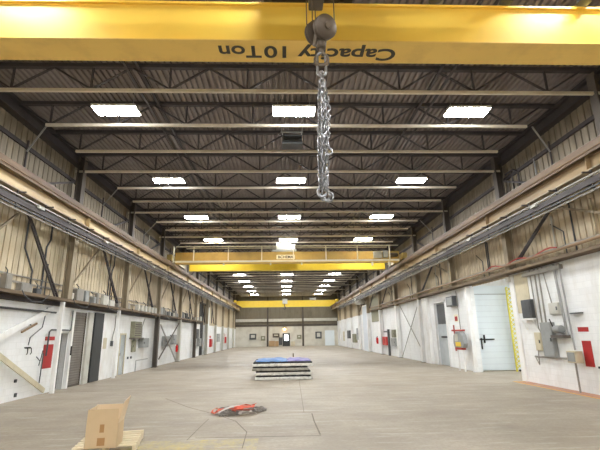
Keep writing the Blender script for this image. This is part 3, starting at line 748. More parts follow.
# roller door
rd = T('roller_door', 'grey steel roller shutter door in the white block wall', 'roller door', (-8.8, 18.6, 0))
rows = []
zz = 0.0
while zz < 2.98:
    for dz, dx in ((0, 0), (.03, .018), (.07, .018), (.1, 0)):
        z_ = min(zz + dz, 2.98); rows.append([(-8.74 + dx, 18.0, z_), (-8.74 + dx, 19.25, z_)])
    zz += .1
P('curtain', MB().sheet(rows), M['roller'], rd)
P('guide', MB().box(-8.76, -8.7, 18.0, 18.06, 0, 2.98).box(-8.76, -8.7, 19.19, 19.25, 0, 2.98), M['darkcol'], rd)
P('bottom_bar', MB().box(-8.76, -8.71, 18.06, 19.19, 0, .08), M['darkcol'], rd)
S('pilaster', MB().box(-8.7, -8.6, 19.3, 19.75, 0, 3.0), M['palebox'], 'grey-white pilaster between the roller door and the charcoal panel', 'pilaster')
S('charcoal_panel', MB().box(-8.7, -8.55, 19.8, 20.75, .02, 3.02), M['slab'], 'tall charcoal panel standing against the wall past the roller door', 'panel', bev=.01)
wp = T('wall_panel', 'projecting white panel with a switch between charcoal panel and second column', 'panel', (-8.5, 21.5, 0))
P('board', MB().box(-8.7, -8.6, 20.85, 22.3, 0, 3.02), M['white'], wp, bev=.01)
P('switch_box', MB().box(-8.6, -8.55, 21.85, 22.1, 1.5, 1.75), M['darkgrey'], wp)
P('notice', MB().box(-8.6, -8.595, 21.0, 21.4, 1.4, 1.9), M['beigebox'], wp)
# pedestrian door in white wall
d2 = T('steel_door', 'narrow grey personnel door in the white wall past the second column', 'door', (-8.75, 23.75, 0))
P('leaf', MB().box(-8.78, -8.74, 23.4, 24.1, .01, 2.04), M['door_grey'], d2)
P('jamb', MB().box(-8.72, -8.67, 23.32, 23.4, 0, 2.12).box(-8.72, -8.67, 24.1, 24.18, 0, 2.12).box(-8.72, -8.67, 23.32, 24.18, 2.04, 2.12), M['beigebox'], d2)
P('handle', MB().box(-8.74, -8.69, 23.48, 23.55, .98, 1.12), M['darkgrey'], d2)
lv = T('wall_heater', 'olive louvred wall heater mounted high beside the narrow grey door', 'heater', (-8.55, 25.3, 1.85))
P('casing', MB().box(-8.7, -8.45, 24.75, 25.95, 1.88, 2.78), M['olive'], lv, bev=.01)
for i in range(6): P('louver', MB().box(-8.45, -8.43, 24.85, 25.85, 1.98 + .12 * i, 2.04 + .12 * i), M['darkcol'], lv)
P('bracket', MB().box(-8.7, -8.4, 24.7, 26.3, 1.82, 1.88), M['darkcol'], lv)
wallbox('fuse_box', 1, 25.1, 25.7, 1.1, 1.75, .08, 'olive', 'flat olive fuse box under the louvred wall heater', 'electrical box')
wallbox('electrical_cabinet', 1, 26.3, 27.3, 1.3, 1.85, .3, 'greybox', 'grey electrical cabinet between wall heater and dark column', 'electrical box')
S('hand_rail', MB().tube([(-8.5, 25.5, 0), (-8.5, 25.5, .62), (-8.5, 27.6, .62)], .025, 7), M['galv'], 'low bent pipe rail on the floor beside the dark column', 'rail', smooth=True)
for i, (y, z) in enumerate(((24.6, .75), (25.1, .75))):
    S('wall_outlet', MB().box(-8.7, -8.65, y, y + .15, z, z + .12), M['darkgrey'], 'small grey outlet under the fuse box, %s one' % ('nearer' if i == 0 else 'farther'), 'outlet')
S('wall_pipe', MB().tube([(-8.62, 26.9, 3.0), (-8.62, 26.5, 2.5), (-8.62, 26.6, 1.85)], .03, 6), M['conduit'], 'grey conduit dropping to the electrical cabinet before the dark column', 'pipe', smooth=True)
S('wall_pipe', MB().tube([(-8.57, 22.2, 3.0), (-8.57, 22.2, 2.4), (-8.57, 21.97, 1.9), (-8.57, 21.97, 1.75)], .02, 6), M['conduit'], 'thin conduit dropping to the switch on the projecting white panel', 'pipe', smooth=True)
# X braced bay
xb = T('cross_brace', 'X shaped brace over the white wall on the roller-door side', 'brace', (-8.62, 31.5, .1))
P('strut', MB().bar((-8.34, 29.4, 2.7), (-8.34, 34.0, .15), .04, .12), M['conduit'], xb)
P('strut', MB().bar((-8.29, 29.3, .5), (-8.29, 34.3, 2.95), .04, .1), M['darkcol'], xb)
for (y0, y1, z0, z1, mt, lab) in ((31.2, 32.4, 1.25, 1.95, 'greybox', 'grey electrical cabinet behind the X shaped brace'), (33.3, 34.2, 1.35, 2.05, 'greybox', 'grey electrical cabinet between the X brace and the pale column'),
                                  (41.9, 43.0, 1.7, 2.6, 'darkgrey', 'dark cabinet past the dark column on the roller-door wall'), (43.4, 44.4, .95, 1.7, 'greybox', 'low grey cabinet before the tall dark doorway')):
    wallbox('electrical_cabinet', 1, y0, y1, z0, z1, .3, mt, lab, 'electrical box')
def extinguisher(x, y, z, side, label, s=1.0):
    t = T('fire_extinguisher', label, 'fire extinguisher', (x, y, z), 'fire extinguishers')
    P('cylinder', MB().lathe([(.02, 0), (.085 * s, .02), (.09 * s, .08), (.09 * s, .42 * s), (.06 * s, .5 * s), (.025, .53 * s)], (x, y, z), (0, 0, 1), 14), M['ext_red'], t, smooth=True)
    P('valve', MB().box(x - .03, x + .03, y - .03, y + .03, z + .53 * s, z + .6 * s).box(x - .02, x + .02, y - .03, y + .12, z + .6 * s, z + .63 * s), M['black'], t)
    P('hose', MB().tube([(x, y + .03, z + .58 * s), (x + side * .1, y + .1, z + .45 * s), (x + side * .09, y + .08, z + .15)], .015, 6), M['black'], t, smooth=True)
extinguisher(-8.45, 34.6, .75, 1, 'red fire extinguisher on the pale column past the X brace')
S('doorway_plate', MB().box(-8.76, -8.7, 36.1, 36.8, .1, 2.0), M['slab'], 'tall dark plate set in the white wall between pale and dark columns', 'panel')
td = T('sliding_door', 'tall black gap of a slightly open sliding door in the beige siding', 'door', (-8.75, 47.5, 0))
P('leaf', MB().box(-8.7, -8.62, 47.5, 49.8, 0, 5.1), M['white'], td)
P('opening', MB().box(-8.84, -8.8, 44.8, 47.0, 0, 5.2), M['black'], td, label='black panel for the unlit opening')  # solid black panel; the darkness of the gap is in its colour
P('track', MB().box(-8.83, -8.62, 44.7, 50.0, 5.2, 5.35), M['darkcol'], td)
for i, (y, z) in enumerate(((51.2, .7), (63.5, .9))):
    rc = T('hose_cabinet', 'red fire hose cabinet on the roller-door wall, %s past the black gap' % ORD[i], 'fire cabinet', (-8.6, y, z), 'red fire cabinets')
    P('casing', MB().box(-8.7, -8.5, y - .5, y + .5, z, z + .9), M['ext_red'], rc, bev=.01)
    P('door', MB().box(-8.5, -8.48, y - .42, y + .42, z + .08, z + .82), M['red'], rc)
    P('sign', MB().box(-8.7, -8.68, y - .4, y + .4, z + 1.0, z + 1.25), M['red'], rc)
wallbox('electrical_cabinet', 1, 55.5, 57.0, 1.2, 2.2, .3, 'greybox', 'grey cabinet beyond the first red hose cabinet, roller-door wall', 'electrical box')
wallbox('electrical_cabinet', 1, 60.2, 61.3, .9, 2.3, .3, 'palebox', 'pale upright cabinet before the second red hose cabinet, roller-door wall', 'electrical box')

# ledge with junction boxes on the left wall
S('timber_ledge', MB().box(-8.84, -8.28, Y0 + .3, 44.2, 3.28, 3.36).box(-8.28, -8.25, Y0 + .3, 44.2, 3.27, 3.37), M['timber'], 'brown timber ledge running above the white block wall, roller-door side', 'ledge')
S('ledge_shadow_strip', MB().box(-8.72, -8.6, Y0 + .3, 44.2, 3.12, 3.26), M['web'], 'dark strip for the shadow and dark pipes under the timber ledge, roller-door side', 'beam')  # dark strip put in for the shadow and dark pipes under the ledge
ct = T('cable_tray', 'grey cable tray and pipes lying along the timber ledge', 'cable tray', (-8.6, 28, 3.2))
P('tray', MB().box(-8.82, -8.78, Y0 + .4, 44.0, 3.7, 3.76).box(-8.82, -8.78, Y0 + .4, 44.0, 3.92, 3.96), M['conduit'], ct)
m = MB()
for i in range(3): m.tube([(-8.74 + .06 * i, Y0 + .4, 3.4), (-8.74 + .06 * i, 44.0, 3.4)], .025, 6)
P('pipe', m, M['pipe_brown'], ct)
rr = random.Random(21)
y = 12.9; kk = 0; ZL = 3.362
while y < 43.6 and kk < len(ORD):
    cl = [c for c in YC if c > 10 and y - .17 < c < y + .77]
    if cl: y = cl[0] + .18
    row = 23.2 < y < 28.4
    wd = .26 if row else rr.choice([.2, .28, .35, .6]); hh = .36 if row else rr.choice([.2, .28, .34, .46]); dp = rr.choice([.14, .18, .2])
    mt, cn = ('palebox', 'pale grey') if row else rr.choice([('greybox', 'grey'), ('palebox', 'pale grey'), ('darkgrey', 'dark grey'), ('conduit', 'dull grey'), ('conduit', 'dull grey')])
    x = -8.42
    t = T('junction_box', '%s junction box sitting on the timber ledge, %s one along it' % (cn, ORD[kk]), 'junction box', (x, y + wd / 2, ZL), 'junction boxes on the timber ledge')
    P('casing', MB().box(x - dp / 2, x + dp / 2, y, y + wd, ZL, ZL + hh), M[mt], t, bev=.008)
    P('cover', MB().box(x + dp / 2, x + dp / 2 + .01, y + .03, y + wd - .03, ZL + .03, ZL - .03 + hh), M[mt], t)
    if kk % 2 == 0: P('conduit_stub', MB().tube([(x, y + wd / 2, ZL + hh), (x, y + wd / 2, ZL + .12 + hh), (x - .2, y + wd / 2 + .2, ZL + .25 + hh)], .018, 6), M['darkgrey'], t, smooth=True)
    kk += 1; y += wd + (.4 if row else rr.choice([.15, .3, .5, 1.3]))
for k in range(9):
    ya = 13.6 + 3.3 * k
    S('drooping_cable', MB().tube([(-8.24, ya, 3.4), (-8.235, ya + .15, 3.25), (-8.235, ya + .6, 3.08 + .06 * (k % 3)), (-8.235, ya + 1.2, 3.12), (-8.24, ya + 1.6, 3.4)], .016, 6), M['darkgrey'], 'dark cable drooping from the timber ledge, %s along it' % ORD[k], 'cable', 'cables drooping from the timber ledge', smooth=True)
for k in range(7):
    yy = YC[3] + BAY * k + 4.9
    S('wall_pipe', MB().tube([(-8.79, yy, 3.4), (-8.79, yy, 5.2), (-8.79, yy + .2, 5.5), (-8.79, yy + .2, 6.1)], .032, 6).tube([(-8.79, yy + .25, 3.4), (-8.79, yy + .25, 4.6)], .02, 6), M['darkgrey'], 'dark conduit climbing the beige siding, %s bay of the roller-door wall past the near crane' % ORD[k], 'pipe', smooth=True)
    S('wall_pipe', MB().tube([(9.6, yy - 2.4, 4.4), (9.6, yy - 2.4, 6.1)], .028, 6).tube([(9.6, yy - 1.9, 4.4), (9.6, yy - 1.9, 5.2), (9.6, yy - 1.3, 5.6)], .022, 6), M['darkgrey'], 'dark conduit climbing the beige siding, %s bay of the scissor-gate wall past the near crane' % ORD[k], 'pipe', smooth=True)
# dark vertical bar and conduits on the upper siding, left
S('hanging_bar', MB().box(-8.82, -8.74, 17.45, 17.62, 4.55, 5.5), M['black'], 'black vertical bar on the beige siding above the first column', 'bar')
for k, (pts, mt, lab) in enumerate((([(-8.78, 14.3, 5.9), (-8.78, 14.3, 4.9), (-8.78, 14.9, 4.2), (-8.78, 14.9, 3.6)], 'darkgrey', 'bent dark conduit on the beige siding before the first column'),
                                    ([(-8.78, 21.4, 6.0), (-8.78, 21.4, 3.6)], 'darkgrey', 'straight dark conduit on the siding between first and second columns'),
                                    ([(-8.7, 40.5, 5.9), (-8.6, 40.8, 5.0), (-8.6, 42.5, 4.4), (-8.6, 42.6, 3.4)], 'conduit', 'bent pale conduit on the siding near the end of the timber ledge'),
                                    ([(-8.72, 26.4, 7.1), (-8.72, 26.4, 7.6), (-8.72, 26.9, 8.0), (-8.72, 26.9, 8.3)], 'palebox', 'white bent pipe above the beige runway girder'))):
    S('wall_pipe', MB().tube(pts, .03, 6), M[mt], lab, 'pipe', smooth=True)

# ------------------------------------------------------------------ right wall, from near to far
S('wall_ledger', MB().box(9.14, 9.68, Y0 + .3, 46, 4.22, 4.3).box(9.1, 9.14, Y0 + .3, 46, 4.21, 4.31), M['timber'], 'brown ledger board running above the white block wall, scissor-gate side', 'ledge')
S('wall_pipe', MB().tube([(9.08, Y0 + .3, 4.5), (9.08, 46, 4.5)], .05, 8), M['pipe_brown'], 'long rusty pipe running above the ledger board, scissor-gate side', 'pipe', smooth=True)
S('wall_pipe', MB().tube([(9.35, Y0 + .3, 4.62), (9.35, 46, 4.62)], .045, 8), M['conduit'], 'long grey pipe behind the rusty pipe, scissor-gate side', 'pipe', smooth=True)
m = MB(); rr = random.Random(4)
pts = [(9.12 + .05 * rr.random(), 13.5 + .35 * i, 4.6 + .07 * math.sin(i * 1.1)) for i in range(16)]
S('hose', MB().tube(pts, .025, 6), M['red_dull'], 'faded red hose draped along the rusty pipe near the scissor gate', 'hose', smooth=True)
for k, (y, z0, z1, mt, lab) in enumerate(((14.2, 4.65, 5.9, 'palebox', 'pale vertical conduit on the siding above the switchgear'), (12.2, 4.65, 5.9, 'beigebox', 'beige vertical conduit on the siding nearest the near crane'),
                                          (19.1, 4.65, 6.0, 'darkgrey', 'dark vertical conduit on the siding above the scissor gate'), (26.2, 4.65, 6.0, 'palebox', 'pale vertical conduit on the siding above the grey door'),
                                          (14.6, 7.1, 8.3, 'galv', 'grey vertical pipe above the brown runway girder'), (16.2, 7.1, 8.4, 'web', 'dark vertical pipe above the brown runway girder'))):
    S('wall_pipe', MB().tube([(9.58, y, z0), (9.58, y, z1)], .03, 6), M[mt], lab, 'pipe', smooth=True)
S('wall_pipe', MB().tube([(9.55, 15.7, 7.1), (9.55, 15.7, 8.2), (9.5, 15.95, 8.4), (9.5, 16.55, 8.4)], .04, 6), M['web'], 'dark pipe bending along the eave above the brown runway girder', 'pipe', smooth=True)
# jamb of the bay opening
S('door_post', MB().box(9.44, 9.5, 17.05, 17.38, 0, 4.16), M['white'], 'white jamb post of the bay opening with the scissor gate', 'post', bev=.01)
S('camera_box', MB().box(9.3, 9.44, 17.2, 17.38, 3.9, 4.1), M['palebox'], 'small white box at the top of the white jamb post', 'box', bev=.01)
S('corner_board', MB().box(9.47, 9.5, 16.1, 17.02, 2.6, 4.14), M['beigebox'], 'stained beige board above the control box by the jamb post', 'board')
# big pale blue door leaf swung into the annex
bd = T('swing_door', 'big pale blue door leaf swung open inside the bay opening', 'door', (10.8, 21.9, 0))
P('leaf', MB().box(9.8, 11.9, 21.88, 21.96, .03, 4.25), M['door_blue'], bd, bev=.008)
P('top_rail', MB().box(9.8, 11.9, 21.86, 21.88, 3.78, 3.83), M['door_grey'], bd)
P('latch', MB().box(9.95, 10.7, 21.83, 21.88, 1.5, 1.56).box(10.15, 10.22, 21.82, 21.88, 1.35, 1.75).box(10.0, 10.05, 21.82, 21.88, 1.05, 1.6), M['black'], bd)
m = MB()
for i in range(1, 14): m.box(9.82, 11.88, 21.872, 21.88, .03 + .29 * i, .045 + .29 * i)
P('panel_joint', m, M['door_white'], bd)
# yellow folding gate
M['gate'] = paint('gate_yellow', (222, 210, 84), (196, 180, 70), .5, .5)
sg = T('scissor_gate', 'yellow folding scissor gate stacked beside the pale blue door', 'gate', (11.5, 21.3, 0))
for xx in (11.35, 11.65): P('upright', MB().box(xx - .03, xx + .03, 21.24, 21.3, 0, 4.1), M['gate'], sg)
m = MB(); z_ = .15
i = 0
while z_ < 3.9:
    a, b = (11.38, 11.62) if i % 2 == 0 else (11.62, 11.38)
    m.bar((a, 21.26, z_), (b, 21.26, z_ + .22), .02, .035, (0, 1, 0)); m.bar((b, 21.28, z_), (a, 21.28, z_ + .22), .02, .035, (0, 1, 0)); z_ += .22; i += 1
P('lattice', m, M['gate'], sg)
P('caster', MB().lathe([(.05, -.02), (.05, .02)], (11.5, 21.26, .05), (0, 1, 0), 12), M['black'], sg)
al = T('annex_fill_light', 'added cool fill light on the annex ceiling behind the jamb post', 'ceiling light', (11.3, 18.2, 4.5))  # unseen fill light, added to brighten the open door leaf
P('housing', MB().box(10.6, 12.0, 18.05, 18.35, 4.54, 4.6), M['palebox'], al)  # housing of the added fill light
P('diffuser', MB().box(10.62, 11.98, 18.07, 18.33, 4.5, 4.54), M['cool'], al)  # glowing face of the added fill light
# switchgear group
cb = T('control_box', 'dark grey control box on a white bracket by the jamb post', 'electrical box', (9.35, 16.2, 2.3))
P('casing', MB().box(9.32, 9.5, 15.85, 16.5, 2.38, 3.08), M['darkgrey'], cb, bev=.02)
P('face', MB().box(9.305, 9.32, 15.92, 16.43, 2.46, 3.0), M['darkgrey'], cb, bev=.005)
P('bracket', MB().box(9.28, 9.5, 15.75, 16.6, 2.32, 2.37).bar((9.48, 16.55, 1.95), (9.3, 16.55, 2.32), .03, .03, (0, 1, 0)).bar((9.48, 15.85, 1.95), (9.3, 15.85, 2.32), .03, .03, (0, 1, 0)), M['white'], cb)
wallbox('breaker_cabinet', -1, 14.85, 15.5, 1.0, 2.2, .16, 'greybox', 'tall grey breaker cabinet on the white wall, red panel beyond it', 'electrical box')
wallbox('switch_box', -1, 14.35, 14.9, 2.45, 2.85, .1, 'palebox', 'pale square switch box above the round motor starter', 'electrical box')
ms = T('motor_starter', 'round grey motor starter on a dark shelf beside the breaker cabinet', 'motor', (9.3, 14.5, 1.6))
P('shelf', MB().box(9.25, 9.5, 14.1, 14.8, 1.66, 1.76), M['darkcol'], ms)
P('drum', MB().lathe([(.08, -.2), (.13, -.18), (.13, .15), (.08, .2)], (9.37, 14.5, 1.95), (0, 1, 0), 16), M['greybox'], ms, smooth=True)
P('lever', MB().tube([(9.3, 14.65, 2.0), (9.25, 14.72, 2.3)], .02, 6), M['black'], ms)
wallbox('meter_box', -1, 15.65, 16.05, 1.2, 1.85, .1, 'beigebox', 'beige meter box under the dark control box', 'electrical box')
jb = T('junction_post', 'beige junction box on a thin floor post before the red panel', 'electrical box', (9.3, 13.75, 0))
P('casing', MB().box(9.15, 9.4, 13.52, 13.95, .9, 1.26), M['beigebox'], jb, bev=.01)
P('post', MB().tube([(9.3, 13.8, 0), (9.3, 13.8, .9)], .03, 8), M['conduit'], jb, smooth=True)
P('cover', MB().box(9.13, 9.15, 13.56, 13.9, .94, 1.22), M['greybox'], jb)
for i, (pts, r, lab) in enumerate((([(9.42, 16.2, .98), (9.42, 14.0, 1.0)], .035, 'horizontal conduit joining the meter box to the junction post'),
                                   ([(9.42, 15.75, 4.15), (9.42, 15.72, 2.0), (9.42, 15.6, 1.85)], .025, 'first thin conduit dropping to the meter box'),
                                   ([(9.42, 15.45, 4.15), (9.42, 15.45, 2.2)], .03, 'conduit dropping to the end of the breaker cabinet by the jamb'),
                                   ([(9.42, 15.2, 4.15), (9.42, 15.2, 2.2)], .03, 'conduit dropping to the middle of the breaker cabinet'),
                                   ([(9.42, 14.95, 4.15), (9.42, 14.7, 2.85)], .02, 'thin slanting conduit dropping to the pale switch box'),
                                   ([(9.4, 14.25, 4.15), (9.4, 14.15, 2.5), (9.4, 14.1, 1.75)], .045, 'thick pale conduit dropping past the motor starter'),
                                   ([(9.4, 13.95, 4.15), (9.4, 13.9, 2.4), (9.4, 13.85, 1.28)], .03, 'pale conduit dropping to the junction post'),
                                   ([(9.42, 15.95, 1.2), (9.42, 16.0, .7), (9.42, 16.2, .98)], .02, 'short conduit loop under the meter box'))):
    S('wall_conduit', MB().tube(pts, r, 8), M['galv' if i in (5, 6) else 'conduit'], lab, 'conduit', 'conduits around the switchgear', smooth=True)
S('cable_gutter', MB().box(9.35, 9.5, 13.9, 16.2, 3.95, 4.1), M['conduit'], 'grey wiring gutter across the top of the conduits', 'cable tray')
S('pipe_bracket', MB().box(9.35, 9.5, 13.3, 13.75, 2.42, 2.46), M['darkgrey'], 'small dark bracket on the white wall above the narrow red strip', 'bracket')
S('red_sign', MB().box(9.485, 9.5, 13.2, 13.6, .8, 1.58), M['red'], 'large red panel on the white wall behind the junction post', 'sign')
S('red_sign', MB().box(9.485, 9.5, 13.2, 13.68, 1.86, 2.0), M['red'], 'narrow red strip on the white wall above the junction post', 'sign')
S('wall_outlet', MB().box(9.4, 9.5, 12.7, 12.95, .78, .84), M['black'], 'small black fitting low on the white wall past the red panel', 'outlet')
# pier between grey door and bay opening
S('wall_pier', MB().box(9.3, 9.5, 21.37, 21.6, 0, 4.16), M['white'], 'white pier at the hinge side of the pale blue door', 'pier')
gd = T('steel_door', 'tall grey door with a dark crossbar in the white wall', 'door', (9.6, 25.85, 0))
P('leaf', MB().box(9.62, 9.68, 24.95, 26.75, .02, 3.68), M['door_grey'], gd)
P('jamb', MB().box(9.46, 9.52, 24.87, 24.95, 0, 3.76).box(9.46, 9.52, 26.75, 26.83, 0, 3.76).box(9.46, 9.52, 24.87, 26.83, 3.68, 3.76), M['white'], gd)
P('crossbar', MB().box(9.57, 9.62, 25.0, 26.2, 1.6, 1.68), M['black'], gd)
P('vision_panel', MB().box(9.612, 9.62, 25.05, 26.65, 2.4, 3.6), M['darkgrey'], gd)
hn = T('wall_speaker', 'dark square loudspeaker high on the white wall by the grey door', 'loudspeaker', (9.35, 23.5, 3.3))
P('casing', MB().box(9.2, 9.5, 23.0, 23.95, 3.3, 3.85), M['darkgrey'], hn, bev=.015)
P('grille', MB().box(9.185, 9.2, 23.1, 23.85, 3.37, 3.78), M['greybox'], hn)
fs = T('fire_sign', 'small white and red fire sign below the square loudspeaker', 'sign', (9.49, 23.45, 2.45))
P('plate', MB().box(9.485, 9.5, 23.2, 23.7, 2.45, 2.85), M['plate'], fs)
P('emblem', MB().box(9.48, 9.485, 23.27, 23.63, 2.5, 2.75), M['red'], fs)
S('red_sign', MB().box(9.44, 9.5, 22.5, 24.2, 1.96, 2.04), M['red_dull'], 'thin red horizontal strip above the hooded hose station', 'sign')
S('red_sign', MB().box(9.47, 9.5, 23.85, 23.97, .9, 2.3), M['red_dull'], 'thin red vertical strip beside the hooded hose station', 'sign')
hs = T('wash_station', 'grey hooded station with yellow label on white legs by the pale blue door', 'cabinet', (9.0, 22.1, 0))
P('hood', MB().prism([(-.6, 0), (-.75, .2), (-.65, .6), (-.3, .8), (.3, .8), (.65, .6), (.75, .2), (.6, 0)], (8.9, 22.05, 1.14), (0, .9, 0), (0, 0, 1), (.22, 0, 0)), M['greybox'], hs, bev=.02)
P('panel', MB().box(8.885, 8.9, 22.05, 22.45, 1.45, 1.82), M['palebox'], hs)
P('label', MB().box(8.885, 8.9, 21.75, 22.4, 1.2, 1.42), M['lemon'], hs, label='yellow label')
P('drip_tray', MB().box(8.88, 9.1, 21.65, 22.5, 1.04, 1.14), M['red_dull'], hs)
for y in (21.7, 22.4): P('leg', MB().box(8.95, 9.01, y - .03, y + .03, 0, 1.04), M['white'], hs)
S('wall_pipe', MB().tube([(9.42, 22.95, 4.1), (9.42, 22.85, 2.05)], .02, 6), M['conduit'], 'thin conduit dropping to the hooded station', 'pipe', smooth=True)
S('wall_panel', MB().box(9.3, 9.5, 27.6, 28.7, 0, 4.15), M['white'], 'white projecting wall panel between the grey door and third column', 'panel')
xb2 = T('cross_brace', 'X shaped thin brace over the white wall on the scissor-gate side', 'brace', (9.42, 32, .1))
P('strut', MB().bar((9.42, 34.6, 4.1), (9.42, 29.6, .7), .03, .06), M['conduit'], xb2)
P('strut', MB().bar((9.38, 29.6, 3.9), (9.38, 34.7, .1), .03, .06), M['conduit'], xb2)
wallbox('electrical_cabinet', -1, 36.0, 37.4, .85, 1.5, .3, 'greybox', 'low grey cabinet past the X brace, scissor-gate wall', 'electrical box')
wallbox('electrical_cabinet', -1, 36.3, 37.2, 1.55, 2.2, .25, 'olive', 'olive cabinet above the low grey cabinet, scissor-gate wall', 'electrical box')
S('guard_post', MB().box(9.2, 9.36, 38.3, 38.6, 0, 2.25), M['darkgrey'], 'dark upright post standing beside the red fire box', 'post')
fb = T('hose_cabinet', 'red fire box with a white emblem past the dark upright post', 'fire cabinet', (9.4, 40.2, .85), 'red fire cabinets')
P('casing', MB().box(9.3, 9.5, 39.5, 41.1, .85, 1.6), M['ext_red'], fb, bev=.01)
P('emblem', MB().box(9.29, 9.3, 40.0, 40.6, 1.0, 1.45), M['red_dull'], fb)
S('red_sign', MB().box(9.47, 9.5, 39.6, 41.4, 2.0, 2.12), M['darkgrey'], 'thin dark strip above the red fire box', 'sign')
S('hung_board', MB().box(9.42, 9.5, 42.2, 46.2, 3.1, 5.7), M['olive'], 'olive beige panel hung on the siding before the white tall door', 'panel')
wd = T('tall_door', 'tall white door with black handle far along the scissor-gate wall', 'door', (9.45, 49.3, 0))
P('leaf', MB().box(9.38, 9.46, 47.65, 51.2, 0, 5.0), M['door_white'], wd)
P('frame', MB().box(9.36, 9.5, 47.5, 47.65, 0, 5.15).box(9.36, 9.5, 51.2, 51.35, 0, 5.15).box(9.36, 9.5, 47.5, 51.35, 5.0, 5.15), M['white'], wd)
P('handle', MB().box(9.3, 9.38, 47.9, 48.2, 1.7, 2.1), M['black'], wd)
fn = T('wall_fan', 'round drum blower mounted above the tall white door', 'fan', (9.1, 50.5, 5.3))
P('drum', MB().lathe([(.3, -.5), (.5, -.45), (.5, .3), (.35, .45)], (9.0, 50.3, 5.75), (.6, -.8, 0), 18), M['palebox'], fn, smooth=True)
P('bracket', MB().box(9.0, 9.66, 50.2, 50.4, 5.2, 5.3), M['web'], fn)
extinguisher(9.35, 43.6, .9, -1, 'red fire extinguisher under the hung olive beige panel', 1.2)
for i, (y0, y1, z0, z1, mt, nm) in enumerate(((53.8, 55.0, 1.2, 2.6, 'greybox', 'grey'), (56.4, 58.4, .8, 1.9, 'olive', 'olive'), (61, 63, 1.3, 2.4, 'darkgrey', 'dark grey'), (66.2, 67.6, .9, 2.3, 'beigebox', 'beige'))):
    wallbox('electrical_cabinet', -1, y0, y1, z0, z1, .35, mt, '%s cabinet on the scissor-gate wall beyond the tall white door' % nm, 'electrical box')

# ------------------------------------------------------------------ far end wall
fy = Y1 - .06
S('wall_girt', MB().box(SL + .2, SR - .2, fy - .25, fy, 4.25, 4.75), M['palebox'], 'pale horizontal beam across the far end wall', 'beam')
S('wall_girt', MB().box(SL + .2, SR - .2, fy - .2, fy, 3.45, 3.75), M['darkcol'], 'dark horizontal beam across the far end wall below the pale one', 'beam')
ST('wall_far_block', MB().box(SL + .2, SR - .2, fy - .12, fy, 0, 3.4), paint('far_white', (208, 204, 192), (164, 156, 138), .6, .6, scale=.8))
for i, (x, nm) in enumerate(((-3.0, 'roller-door end'), (3.3, 'scissor-gate end'))):
    S('steel_column', MB().box(x - .15, x + .15, fy - .4, fy - .26, 0, ZD - .1), M['darkcol'], 'slim column of the far end wall towards the %s' % nm, 'column', 'end wall columns')
ed = T('exit_door', 'dark door with a bright window in the far end wall', 'door', (.2, fy - .15, 0))
P('leaf', MB().box(-.35, .95, fy - .2, fy - .12, 0, 2.2), M['slab'], ed)
P('pane', MB().box(-.02, .62, fy - .22, fy - .2, .95, 1.95), M['daypane'], ed)
P('side_panel', MB().box(-1.0, -.4, fy - .2, fy - .12, .2, 1.5), M['darkgrey'], ed)
wl = T('wall_lamp', 'small warm lamp above the dark door in the far end wall', 'lamp', (0, fy - .3, 2.7))
P('shade', MB().box(-.3, .3, fy - .3, fy - .12, 3.1, 3.2), M['darkcol'], wl)
P('bulb', MB().lathe([(.1, 0), (.2, .1), (.2, .25), (.1, .35)], (0, fy - .3, 2.75), (0, 0, 1), 12), M['warm'], wl, smooth=True)
for i, (x0, x1, z1, lab) in enumerate(((-2.7, -1.7, .95, 'brown carton by the far end wall, farther from the dark door'), (-1.65, -1.05, .9, 'brown carton by the far end wall beside the dark door'))):
    S('carton', MB().box(x0, x1, fy - 1.2, fy - .3, 0, z1), M['card_far'], lab, 'box', bev=.02)
S('carton', MB().box(1.1, 1.8, fy - 1.0, fy - .3, 0, .8), M['beigebox'], 'beige carton by the far end wall, window side of the door', 'box', bev=.02)
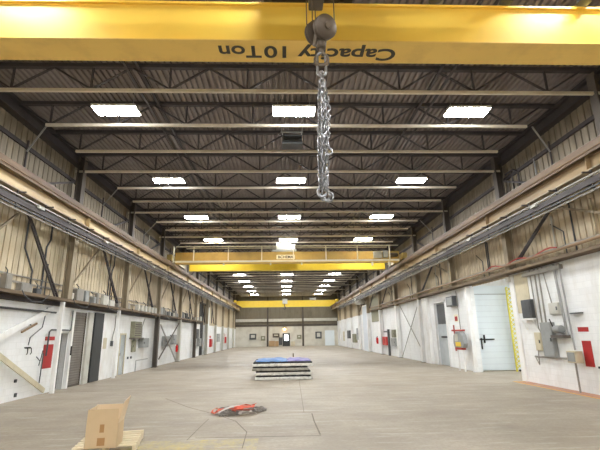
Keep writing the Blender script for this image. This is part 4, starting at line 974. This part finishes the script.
for i, (x0, x1, z0, z1, mt, lab) in enumerate(((-6.2, -5.0, 1.2, 2.2, 'darkgrey', 'dark framed unit on the far end wall, closest to the roller-door side'), (-4.2, -3.4, 1.0, 1.8, 'olive', 'olive box on the far end wall beside the slim column'), (-2.1, -.9, 1.5, 2.2, 'darkcol', 'brown box on the far end wall above the cartons'),
                                               (2.2, 3.0, 1.2, 1.9, 'olive', 'olive box on the far end wall beside the dark door'), (5.5, 6.6, 1.2, 2.4, 'darkgrey', 'dark framed unit on the far end wall, closest to the scissor-gate side'))):
    t = T('control_unit', lab, 'electrical box', ((x0 + x1) / 2, fy - .3, z0))
    P('casing', MB().box(x0, x1, fy - .35, fy - .12, z0, z1), M[mt], t)
    P('screen', MB().box(x0 + .25, x1 - .25, fy - .37, fy - .35, z0 + .3, z1 - .2), M['palebox'], t)
S('white_panel', MB().box(7.2, 8.9, fy - .25, fy - .13, 0, 2.6), M['door_blue'], 'pale blue-white panel in the far end wall corner, scissor-gate side', 'panel')

# ------------------------------------------------------------------ world, camera, view
w = bpy.data.worlds.new('world'); bpy.context.scene.world = w; w.use_nodes = True
w.node_tree.nodes['Background'].inputs[0].default_value = (.6, .65, .7, 1); w.node_tree.nodes['Background'].inputs[1].default_value = .05
cam = bpy.data.cameras.new('camera'); co = bpy.data.objects.new('camera', cam); C.objects.link(co)
cam.sensor_width = 36; cam.lens = 420 / 600 * 36; cam.clip_end = 300; cam.clip_start = .05
YAW, PITCH, ROLL = [math.radians(a) for a in (2.27, 14.65, -.91)]
fw = Vector((math.sin(YAW) * math.cos(PITCH), math.cos(YAW) * math.cos(PITCH), math.sin(PITCH)))
rt = Vector((math.cos(YAW), -math.sin(YAW), 0)); up = rt.cross(fw)
r2 = rt * math.cos(ROLL) + up * math.sin(ROLL); u2 = -rt * math.sin(ROLL) + up * math.cos(ROLL)
mw = Matrix((r2, u2, -fw)).transposed().to_4x4(); mw.translation = Vector((0, 0, 1.9)); co.matrix_world = mw
sc = bpy.context.scene; sc.camera = co
sc.view_settings.view_transform = 'Standard'; sc.view_settings.look = 'None'; sc.view_settings.gamma = 1
sc.view_settings.exposure = 0.8
sc.cycles.use_denoising = True
sc.cycles.max_bounces = 8; sc.cycles.diffuse_bounces = 5; sc.cycles.use_light_tree = True
sc.cycles.sample_clamp_indirect = 8
